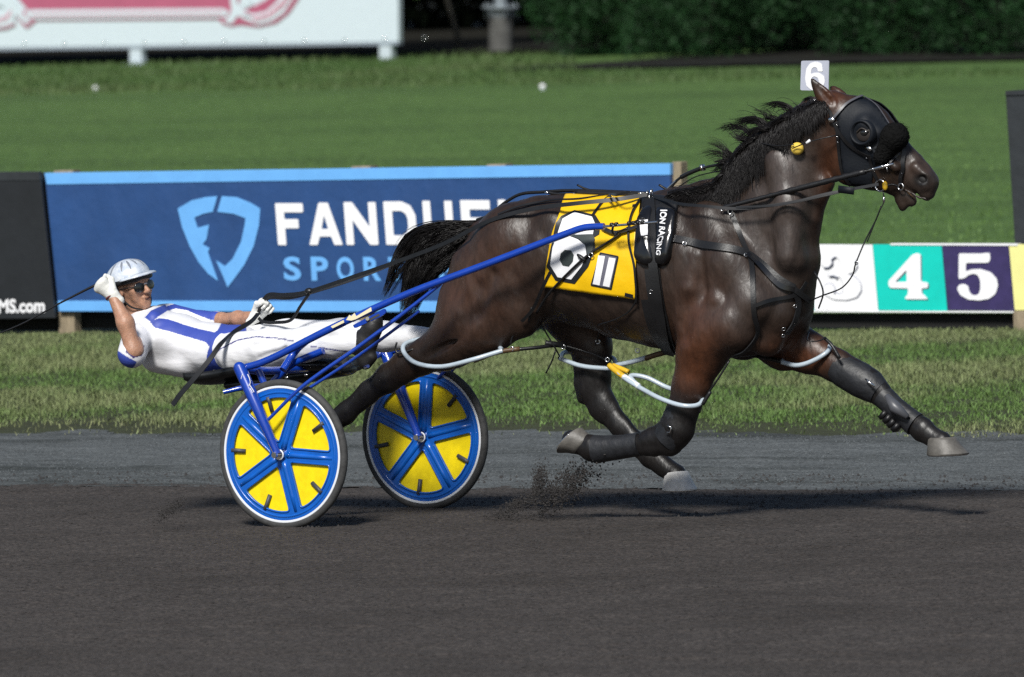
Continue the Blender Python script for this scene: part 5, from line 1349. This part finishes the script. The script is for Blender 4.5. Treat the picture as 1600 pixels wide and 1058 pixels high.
line('loose_strap', [onhorse(1262, 520, .01)[0], P(1262, 532, -.02), P(1278, 533, -.0), P(1290, 528, .05)], .003, BK, HN)
MB().ring(P(1338, 411, -.1), (0, 1, 0), .008, .0025, 12, 6).build('ring', MT['metal'], HN)
# bands round the shaft tip
for x in (956, 963, 983, 990, 997, 1004):
    MB().tube([P(x-2, 352.5-(x-943)*.08, -.378), P(x+2, 352.2-(x-943)*.08, -.378)], .0105, 10).build('shaft_band', MT['black'], HN)
line('shaft_loop', [P(958, 353, -.38), P(957, 362, -.37), P(962, 367, -.36), P(968, 362, -.37), P(980, 357, -.38)], .006, BK, HN)
line('shaft_loop', [P(981, 352, -.385), P(1000, 342, -.38), P(1008, 341, -.37)], .0035, BK, HN)
strap('shaft_strap', [(945, 360), (965, 368), (990, 362), (1010, 356)], 6, BK, HN, .005, .03)
# overcheck hook block above the withers
OC = P(1052, 295, 0)
line('overcheck', [P(1045, 297, 0), P(1060, 280, 0), P(1075, 272, 0), P(1100, 262, 0), P(1130, 256, -.02)], .0065, BK, HN)
line('overcheck', [P(1064, 277, 0), P(1078, 270, 0), P(1098, 262, 0)], .0105, BK, HN)
line('overcheck_line', [P(1060, 292, 0), P(1085, 277, 0), P(1110, 270, 0), P(1135, 266, -.02)], .0028, BK, HN)
MB().box(P(1098, 262, -.005), (.012, .03, .03), Matrix.Rotation(-.3, 3, 'Y')).build('clip', MT['metal'], HN)
line('hook', [P(1038, 300, 0), P(1046, 292, 0), P(1058, 281, 0)], .0055, MT['metal'], HN)
line('hook', [P(1030, 289, 0), P(1040, 295, 0), P(1050, 298, 0)], .006, BK, HN)
# --- hood, bridle, shadow roll
HOOD = empty('hood', H(1335, 200), 'black racing hood with a round eye cup over the horse face', 'hood')
def shell_on(poly, off, name, mt, parent, mirror=True, step=5):
    poly = loopround(poly, 4, 3); bm = bmesh.new(); P2 = np.array(poly)
    x0, y0 = P2.min(0); x1, y1 = P2.max(0); g = [(x, y) for x in np.arange(x0+step/2, x1, step) for y in np.arange(y0+step/2, y1, step)]
    g = np.array(g); g = g[inpoly(g, poly)]
    dd = np.min(np.linalg.norm(g[:, None]-P2[None], axis=2), 1); g = g[dd > step*.6]
    L = []
    for i in range(len(poly)):
        a = np.array(poly[i]); b = np.array(poly[(i+1) % len(poly)]); k = max(1, int(np.linalg.norm(b-a)/step))
        L += [a+(b-a)*j/k for j in range(k)]
    from mathutils.geometry import delaunay_2d_cdt
    pts = [Vector(p) for p in L]+[Vector(p) for p in g]; ed = [(i, (i+1) % len(L)) for i in range(len(L))]
    vo, eo, fo, *_x = delaunay_2d_cdt(pts, ed, [], 1, .001)
    V = [np.array(onhorse(p.x, p.y, off)[0]) for p in vo]
    o = fixn(mk(name, V, [tuple(f) for f in fo], mt, parent)); q = o.modifiers.new('solid', 'SOLIDIFY'); q.thickness = .004; q.offset = 0
    if mirror:
        # the same piece on the far side of the head
        ax0 = H(1300, 160); 
        def mir2(p):
            u = proj(p); c0 = P(float(u[0]), float(u[1]), 0)
            vm = .10*(p[0]-H(1300, 160)[0])/(H(1460, 160)[0]-H(1300, 160)[0]); return np.array([p[0], 2*vm-p[1], p[2]])
        o2 = fixn(mk(name, [mir2(p) for p in V], [tuple(f) for f in fo], mt, parent)); q = o2.modifiers.new('solid', 'SOLIDIFY'); q.thickness = .004; q.offset = 0
    return o
shell_on([(1307, 180), (1322, 162), (1347, 152), (1365, 162), (1388, 190), (1394, 206), (1376, 245), (1366, 262), (1362, 285), (1368, 292), (1350, 292), (1335, 290), (1318, 280), (1312, 250), (1312, 215)], .004, 'hood', MT['hood'], HOOD)
ec = onhorse(1350, 207, .004)
V = []; Fc = []; n = 28
prof = [(1.12, 0), (1.08, .016), (.98, .028), (.86, .026), (.8, .012), (.74, .003)]
e1 = Vector(P(1370, 207, 0)-P(1350, 207, 0)).normalized(); e2 = Vector((0, 0, 1)); nn_ = Vector((-.15, -1, .12)).normalized()
cx = Vector(ec[0])-nn_*.002
for r_, h_ in prof:
    for k in range(n):
        a = 2*math.pi*k/n; V.append(cx+(e1*math.cos(a)*.060*r_+e2*math.sin(a)*.058*r_)+nn_*h_-e1*.0)
for i in range(len(prof)-1): Fc += [(i*n+k, i*n+(k+1) % n, (i+1)*n+(k+1) % n, (i+1)*n+k) for k in range(n)]
fixn(mk('eye_cup', V, Fc, MT['hood'], HOOD))
m_eyesk = mat('eye_skin', (.022, .017, .015), .6)
MB().ball(cx+nn_*.000, (.044, .012, .042), 20, 12).build('eyelid', m_eyesk, HOOD)
MB().ball(cx+nn_*.009+e1*.008+Vector((0, 0, -.0)), (.021, .009, .016), 16, 10).build('eye', MT['lens'], HOOD)
tb('eyelid_fold', [cx+nn_*.012-e1*.030+e2*.002, cx+nn_*.017+e2*.020, cx+nn_*.012+e1*.034+e2*.006], .004, HOOD, m_eyesk)
BR_ = empty('bridle', H(1370, 260), 'black bridle with bright buckles, browband and bit on the horse head', 'bridle')
strap('browband', [(1299, 188), (1308, 180), (1322, 166), (1336, 158), (1347, 154)], 4, mat('browband', (.07, .07, .08), .3), BR_, .004, .014)
MB().ball(onhorse(1301, 187, .02)[0], (.019, .008, .013), 14, 8).build('rosette', MT['metal'], BR_)
strap('cheekpiece', [(1304, 190), (1312, 205), (1325, 222), (1340, 233), (1355, 240), (1362, 243)], 5, BK, BR_, .004, .012)
strap('cheekpiece', [(1362, 243), (1364, 262), (1372, 280)], 5, BK, BR_, .004, .014)
strap('throat_lash', [(1308, 190), (1311, 215), (1313, 240), (1318, 268), (1330, 288)], 5, BK, BR_, .004, .010)
strap('crown_strap', [(1283, 160), (1296, 172), (1302, 186)], 5, BK, BR_, .004, .008)
strap('nose_strap', [(1347, 152), (1368, 166), (1385, 190), (1394, 205)], 2, mat('piping_grey', (.07, .07, .08), .4), BR_, .002, .008)
for x, y in ((1309, 195), (1357, 232), (1356, 245), (1310, 213), (1311, 221), (1407, 268), (1408, 275), (1281, 163), (1276, 158)):
    MB().ball(onhorse(x, y, .014)[0], (.0065, .003, .0024), 8, 6, Matrix.Rotation(.7, 3, 'Y')).build('buckle', MT['metal'], BR_)
MB().ball(onhorse(1359, 232, .016)[0], (.018, .007, .011), 10, 6, Matrix.Rotation(.5, 3, 'Y')).build('buckle', MT['metal'], BR_)
strap('noseband', [(1408, 222), (1412, 240), (1409, 262), (1408, 285)], 6, BK, BR_, .005, .010)
strap('noseband', [(1385, 262), (1395, 250), (1406, 240)], 3, BK, BR_, .004, .008)
MB().ring(onhorse(1377, 287, .022)[0], (-.1, -1, 0), .027, .0042, 28, 8).build('bit_ring', MT['metal'], BR_)
MB().ring(onhorse(1409, 289, .020)[0], (-.1, -1, 0), .0155, .0038, 22, 8).build('bit_ring', MT['metal'], BR_)
MB().ball(onhorse(1386, 287, .03)[0], (.014, .012, .022), 12, 8).build('bit_guard', MT['ystrap'], BR_)
line('bit_bar', [onhorse(1388, 287, .03)[0], onhorse(1398, 286, .022)[0], onhorse(1405, 289, .02)[0]], .005, BK, BR_)
line('curb_chain', [onhorse(1410, 292, .008)[0], onhorse(1418, 300, .008)[0], onhorse(1427, 310, .006)[0]], .0028, MT['brown'], BR_)
line('lip_cord', [P(1380, 300, -.04), P(1381, 315, -.04), P(1374, 330, -.05), P(1366, 350, -.05), P(1355, 378, -.06)], .0032, BK, BR_)
MB().ball(P(1381, 312, -.04), (.007, .007, .016), 8, 6).build('clip', MT['metal'], BR_)
# shadow roll: a fleecy bundle across the nose
SR = empty('shadow_roll', H(1394, 220), 'fluffy black shadow roll across the horse nose below the hood', 'shadow roll')
def srp(x, y, vv, r, F): F.ell(H(x, y, vv), (r, r*1.05, r), None, .02)
def srf(F):
    F.cone(H(1398, 214, -.09), H(1398, 212, .09), 21*M, 21*M, k=.02); F.cone(H(1398, 214, -.08), H(1378, 245, -.085), 20*M, 13*M, k=.02); F.cone(H(1398, 214, .08), H(1378, 245, .085), 20*M, 13*M, k=.02)
a = H(1392, 225); Fs = Field(a-[.16, .2, .16], a+[.16, .2, .16], .006); srf(Fs); v_, q_ = Fs.mesh(); v_ = relax(v_, q_, 1); 
m_fleece = mat('black_fleece', (.008, .008, .008), 1., spec=.05, bump=.01, bscale=90)
mk('roll', v_, q_, m_fleece, SR)
rr_ = np.random.default_rng(3); id_ = rr_.choice(len(v_), min(9000, len(v_)), replace=False); nv_ = np.zeros(len(v_)*3); SR.children[0].data.vertex_normals.foreach_get('vector', nv_); nv_ = nv_.reshape(-1, 3)
p0 = v_[id_]; dn = nv_[id_]+rr_.normal(size=(len(id_), 3))*.7; tip = p0+dn*.017; sd = np.cross(dn, rr_.normal(size=(len(id_), 3))); sd /= np.linalg.norm(sd, axis=1)[:, None]
mk('fleece', np.stack([p0-sd*.0018, p0+sd*.0018, tip], 1).reshape(-1, 3), np.arange(len(id_)*3).reshape(-1, 3), m_fleece, SR, smooth=False)
# head pole in the bridle
HP = empty('head_pole', P(1200, 305, -.2), 'black wrapped head pole with a silver tip running from harness to bit', 'head pole')
hp0 = P(1128, 325, -.19); hp1 = P(1352, 268, -.115); hp2 = P(1396, 256, -.10)
tp_ = [hp0+(hp1-hp0)*t for t in np.linspace(0, 1, 30)]
MB().tube(tp_, [.009+.0035*math.sin(i*1.7)**2+.003*(i > 12) for i in range(30)], 10).build('wrapped_pole', MT['black'], HP)
MB().tube([hp1, hp1+(hp2-hp1)*.6, hp2], [.0088, .0082, .006], 12).build('silver_tip', MT['metal'], HP)
for t in (.62, .3): MB().ring(hp1+(hp2-hp1)*t, hp2-hp1, .009, .002, 14, 6).build('collar', MT['metal'], HP)
line('tip_pin', [hp1+(hp2-hp1)*.75, hp1+(hp2-hp1)*.78+np.array([0, 0, -.03])], .003, MT['metal'], HP)
for x, y in ((1128, 326), (1141, 331)): MB().ring(P(x, y, -.19), (.4, -1, 0), .010, .003, 14, 6, .8, 5.2).build('ring', MT['metal'], HP)
# reins
RN = empty('reins', P(540, 440, 0), 'long black driving reins from the driver hands along the horse side to the bit', 'reins')
def rein(name, pts, w, th=.003, mt=None):
    A = np.array(spline(pts, 7)); N = np.tile(np.array([0, -1., .2]), (len(A), 1)); return strap3(name, A, N, w, th, mt or BK, RN)
rein('rein', [P(404, 488, .10), P(418, 462, .10), P(445, 461, .08), P(482, 456, .02), P(560, 430, -.08), P(640, 402, -.18), P(700, 378, -.24), P(765, 345, -.27), P(830, 327, -.26), P(900, 318, -.25), P(960, 312, -.19), P(1012, 304, -.10)], .020)
rein('rein', [P(404, 485, .13), P(420, 466, .14), P(450, 466, .14), P(484, 458, .10), P(560, 434, .14), P(640, 402, .2), P(720, 372, .22), P(800, 338, .2), P(900, 308, .14), P(1012, 303, .1)], .016)
rein('rein', [P(1012, 304, -.10), P(1060, 318, -.24), P(1100, 322, -.27), P(1150, 326, -.24), P(1200, 322, -.21), P(1260, 312, -.17), P(1320, 298, -.12), P(1373, 288, -.09)], .014)
rein('rein', [P(1150, 324, -.24), P(1220, 320, -.215), P(1290, 303, -.165), P(1330, 296, -.13)], .010)
MB().box(P(1322, 297, -.15), (.085, .004, .035), Matrix.Rotation(.12, 3, 'Y')).build('keeper', MT['hood'], RN)
MB().ball(P(483, 455, .02), (.025, .02, .017), 12, 8).build('knot', BK, RN)
rein('rein', [P(484, 458, .02), P(470, 478, .03), P(455, 500, .04), P(432, 504, .06), P(412, 503, .09), P(404, 497, .1)], .016)
rein('rein_end', [P(404, 490, .02), P(392, 503, -.05), P(365, 520, -.16), P(345, 538, -.28), P(328, 562, -.34), P(305, 590, -.38), P(284, 614, -.40), P(270, 633, -.41)], .027, .004)
MB().tube([P(1238, 232, -.16), P(1262, 222, -.155), P(1290, 215, -.13), P(1310, 211, -.11)], .0028, 6).build('ear_plug_cord', BK, RN)
line('ear_plug_cord', [P(1190, 224, -.12), P(1215, 228, -.14), P(1240, 226, -.155)], .0028, BK, RN)
EPc = onhorse(1250, 232, .03)[0]
EP = empty('ear_plug', EPc, 'round yellow plug hanging on a cord against the horse neck', 'ear plug')
MB().ball(EPc, (.032, .026, .030), 18, 12).build('ball', mat('yellow_foam', (.72, .5, .07), .7, bump=.003, bscale=40), EP)
MB().tube([P(1260, 224, -.165), P(1266, 219, -.16)], .007, 8).build('cap', m_pwht, EP)
# head number
HPn = empty('number_plate', H(1274, 120), 'small light grey plate with a white 6 above the horse ears', 'number plate')
m_plate = mat('plate_grey', (.42, .44, .52), .4, var=.08)
def pl(loops, dv, th, mt, nm, r=1.5): return fixn(flat([loopround(l, r, 3) for l in loops], lambda x, y: P(x, y, .03+dv), th, (0, -1, 0)).build(nm, mt, HPn, smooth=False))
pl([[(1252.5, 95), (1296, 94.5), (1295, 142), (1251, 141)]], 0, .004, m_plate, 'plate', 2.5)
six = [(1286, 112), (1278, 112), (1277, 106), (1272, 104.5), (1268, 108), (1267, 116), (1272, 113.5), (1280, 113.5), (1288, 119), (1289, 128), (1286, 137), (1278, 141), (1268, 141), (1260, 134), (1258, 122), (1260, 107), (1266, 98.5), (1275, 96), (1284, 99)]
pl([six, [(1268, 122), (1267, 131), (1271, 135.5), (1277, 135), (1280, 128), (1278, 121.5), (1272, 119)]], -.005, .0012, m_pwht, 'digit', 2.2)
line('stem', [P(1280, 141, .03), P(1283, 160, .01)], .004, MT['metal'], HPn)
# --- hopples: plastic loops round the legs, joined by straps
HO = empty('hopples', P(900, 560, 0), 'grey plastic hopples looped round all four legs with brown and yellow straps', 'hopples')
TP = MT['tubep']
def loop_leg(pts_near, pts_far, r=.0115):
    q = [P(*p) for p in pts_near]+[P(*p) for p in pts_far]
    return MB().tube(spline(q+[q[0]], 6), r, 12, cap=False).build('loop', TP, HO)
loop_leg([(785, 548, -.22), (735, 563, -.30), (690, 573, -.29), (652, 568, -.26), (632, 552, -.22), (634, 537, -.15)], [(668, 528, -.06), (730, 520, -.04), (772, 535, -.12)])
loop_leg([(875, 560, .05), (905, 571, .045), (935, 575, .05), (958, 574, .08)], [(958, 560, .2), (925, 552, .25), (885, 550, .2)])
loop_leg([(1000, 606, -.18), (1030, 622, -.26), (1062, 633, -.28), (1086, 634, -.25), (1097, 627, -.2)], [(1098, 612, -.1), (1050, 608, -.08), (1010, 590, -.1), (985, 588, -.14)])
loop_leg([(1222, 566, .05), (1245, 571, .045), (1270, 564, .05), (1294, 548, .09)], [(1292, 534, .2), (1262, 535, .25), (1225, 550, .2)])
def hl(nm, pts, r, mt): return MB().tube(spline([P(*p) for p in pts], 5), r, 12).build(nm, mt, HO)
hl('tube', [(955, 573, -.1), (978, 592, -.16), (1000, 606, -.18)], .0115, TP)
hl('sleeve', [(952, 571, -.1), (963, 580, -.12), (975, 589, -.15)], .0145, MT['ystrap'])
hl('sleeve', [(975, 589, -.15), (986, 596, -.16), (998, 604, -.175)], .0150, m_decal_w)
hl('sleeve', [(958, 571, -.08), (970, 576, -.09), (982, 581, -.1)], .0120, MT['ystrap'])
hl('tube', [(962, 571, .0), (985, 566, .0), (1010, 559, .02)], .0120, TP)
hl('strap', [(1008, 560, .02), (1030, 553, .03), (1058, 546, .05)], .0135, MT['brown'])
hl('strap', [(1036, 551, .03), (1060, 545, .05), (1110, 548, .06), (1180, 556, .06), (1225, 566, .06)], .010, BK)
hl('strap', [(740, 564, -.26), (775, 551, -.22), (812, 545, -.18)], .012, MT['brown'])
hl('strap', [(808, 546, -.18), (840, 543, -.12), (865, 540, -.05), (884, 541, .0)], .009, BK)
hl('clip', [(852, 536, -.08), (868, 538, -.05), (882, 540, -.0)], .0135, MT['black'])
hl('strap', [(882, 540, 0), (910, 548, .03), (935, 556, .03), (952, 566, .0)], .004, BK)
for p in ((880, 542, -.02), (934, 534, .04), (949, 562, 0), (996, 548, .0), (800, 545, -.2), (1044, 545, .02)): MB().ring(P(*p), (.2, -1, 0), .010, .003, 14, 6).build('buckle', MT['metal'], HO)
hl('hanger', [(845, 505, -.1), (856, 525, -.08), (868, 545, -.06), (874, 556, -.0)], .004, BK)
hl('hanger', [(868, 548, -.05), (862, 565, -.05), (853, 583, -.05)], .004, BK)
hl('hanger', [(940, 500, .02), (936, 520, .02), (930, 540, .04)], .003, BK)
hl('hanger', [(1140, 563, -.2), (1122, 592, -.22), (1100, 625, -.22), (1093, 645, -.22)], .0048, BK)
hl('hanger', [(1110, 612, -.22), (1098, 632, -.23)], .009, MT['black'])
hl('hanger', [(1288, 528, .06), (1300, 540, .05), (1312, 560, .05)], .008, MT['black'])
hl('hanger', [(620, 535, -.22), (618, 545, -.22), (624, 552, -.22), (648, 545, -.2)], .005, BK)
# --- clods thrown up by the hooves
def clods(n, cx, cy, sx, sy, v, seed, label, smin=.003, smax=.013):
    r = np.random.default_rng(seed); V = []; F = []; k = 0
    ico = np.array([(1, 0, 0), (-1, 0, 0), (0, 1, 0), (0, -1, 0), (0, 0, 1), (0, 0, -1)], float)
    fi = [(0, 2, 4), (2, 1, 4), (1, 3, 4), (3, 0, 4), (2, 0, 5), (1, 2, 5), (3, 1, 5), (0, 3, 5)]
    for i in range(n):
        x = cx+r.normal()*sx; y = cy+r.normal()*sy-(x-cx)*.62
        p = P(x, y, v+r.normal()*.12)
        if p[2] < .01: continue
        s = smin+(smax-smin)*r.random()**3
        q = ico*(.6+.6*r.random((6, 1)))*s+p; V += [tuple(a) for a in q]; F += [tuple(a+k for a in f) for f in fi]; k += 6
    return V, F
V1, F1 = clods(3600, 885, 762, 26, 15, -.05, 1, '', .0013, .008); V2, F2 = clods(1500, 842, 752, 6, 13, -.05, 2, '', .0013, .006); V3, F3 = clods(2200, 800, 795, 34, 9, -.05, 3, '', .0013, .007)
V = V1+V2+V3; F = F1+[tuple(i+len(V1) for i in f) for f in F2]+[tuple(i+len(V1)+len(V2) for i in f) for f in F3]
m_clod = mat('clod', (.03, .027, .026), .95, var=.3)
tag(mk('flying_dirt', V, F, m_clod, None, smooth=False), 'spray of dark dirt thrown up behind the folded front hoof', 'dirt', kind='stuff')
V, F = clods(900, 266, 797, 12, 6, -.9, 7, '', .0013, .006)
tag(mk('flying_dirt', V, F, m_clod, None, smooth=False), 'small puff of dark dirt above the track left of the near wheel', 'dirt', kind='stuff')
# loose crumbs on the track and the grit strip
def crumbs(n, y0, y1, seed, smax, mt, name, lb, zf):
    r = np.random.default_rng(seed); x = r.random(n)*14-5.5; y = y0+(y1-y0)*r.random(n); p = np.stack([x, y, zf(x, y)], -1)
    pp = proj(p); p = p[(pp[:, 0] > -20) & (pp[:, 0] < 1620) & (pp[:, 1] < 1080)]; n = len(p)
    s = (.0022+smax*r.random(n)**5)[:, None, None]
    ico = np.array([(1, 0, 0), (-1, 0, 0), (0, 1, 0), (0, -1, 0), (0, 0, 1), (0, 0, -1)], float)[None]
    V = (p[:, None]+ico*s*(.6+.6*r.random((n, 6, 1)))).reshape(-1, 3)
    fi = np.array([(0, 2, 4), (2, 1, 4), (1, 3, 4), (3, 0, 4)]); F = (np.arange(n)[:, None, None]*6+fi[None]).reshape(-1, 3)
    return tag(mk(name, V, F, mt, None, smooth=False), lb, 'gravel', kind='stuff')
crumbs(110000, -13, YG0+.7, 4, .010, m_clod, 'loose_dirt', 'loose crumbs of dark dirt over the race track', lambda x, y: np.where(y < YG0-.1, tz(x, y)+.001, .008+0*x))
crumbs(45000, YG0-.1, YG1+.2, 5, .006, mat('grit_stone', (.09, .10, .105), .9, var=.5, vscale=50), 'loose_grit', 'loose pale grit on the strip between track and grass', lambda x, y: .006+0*x)
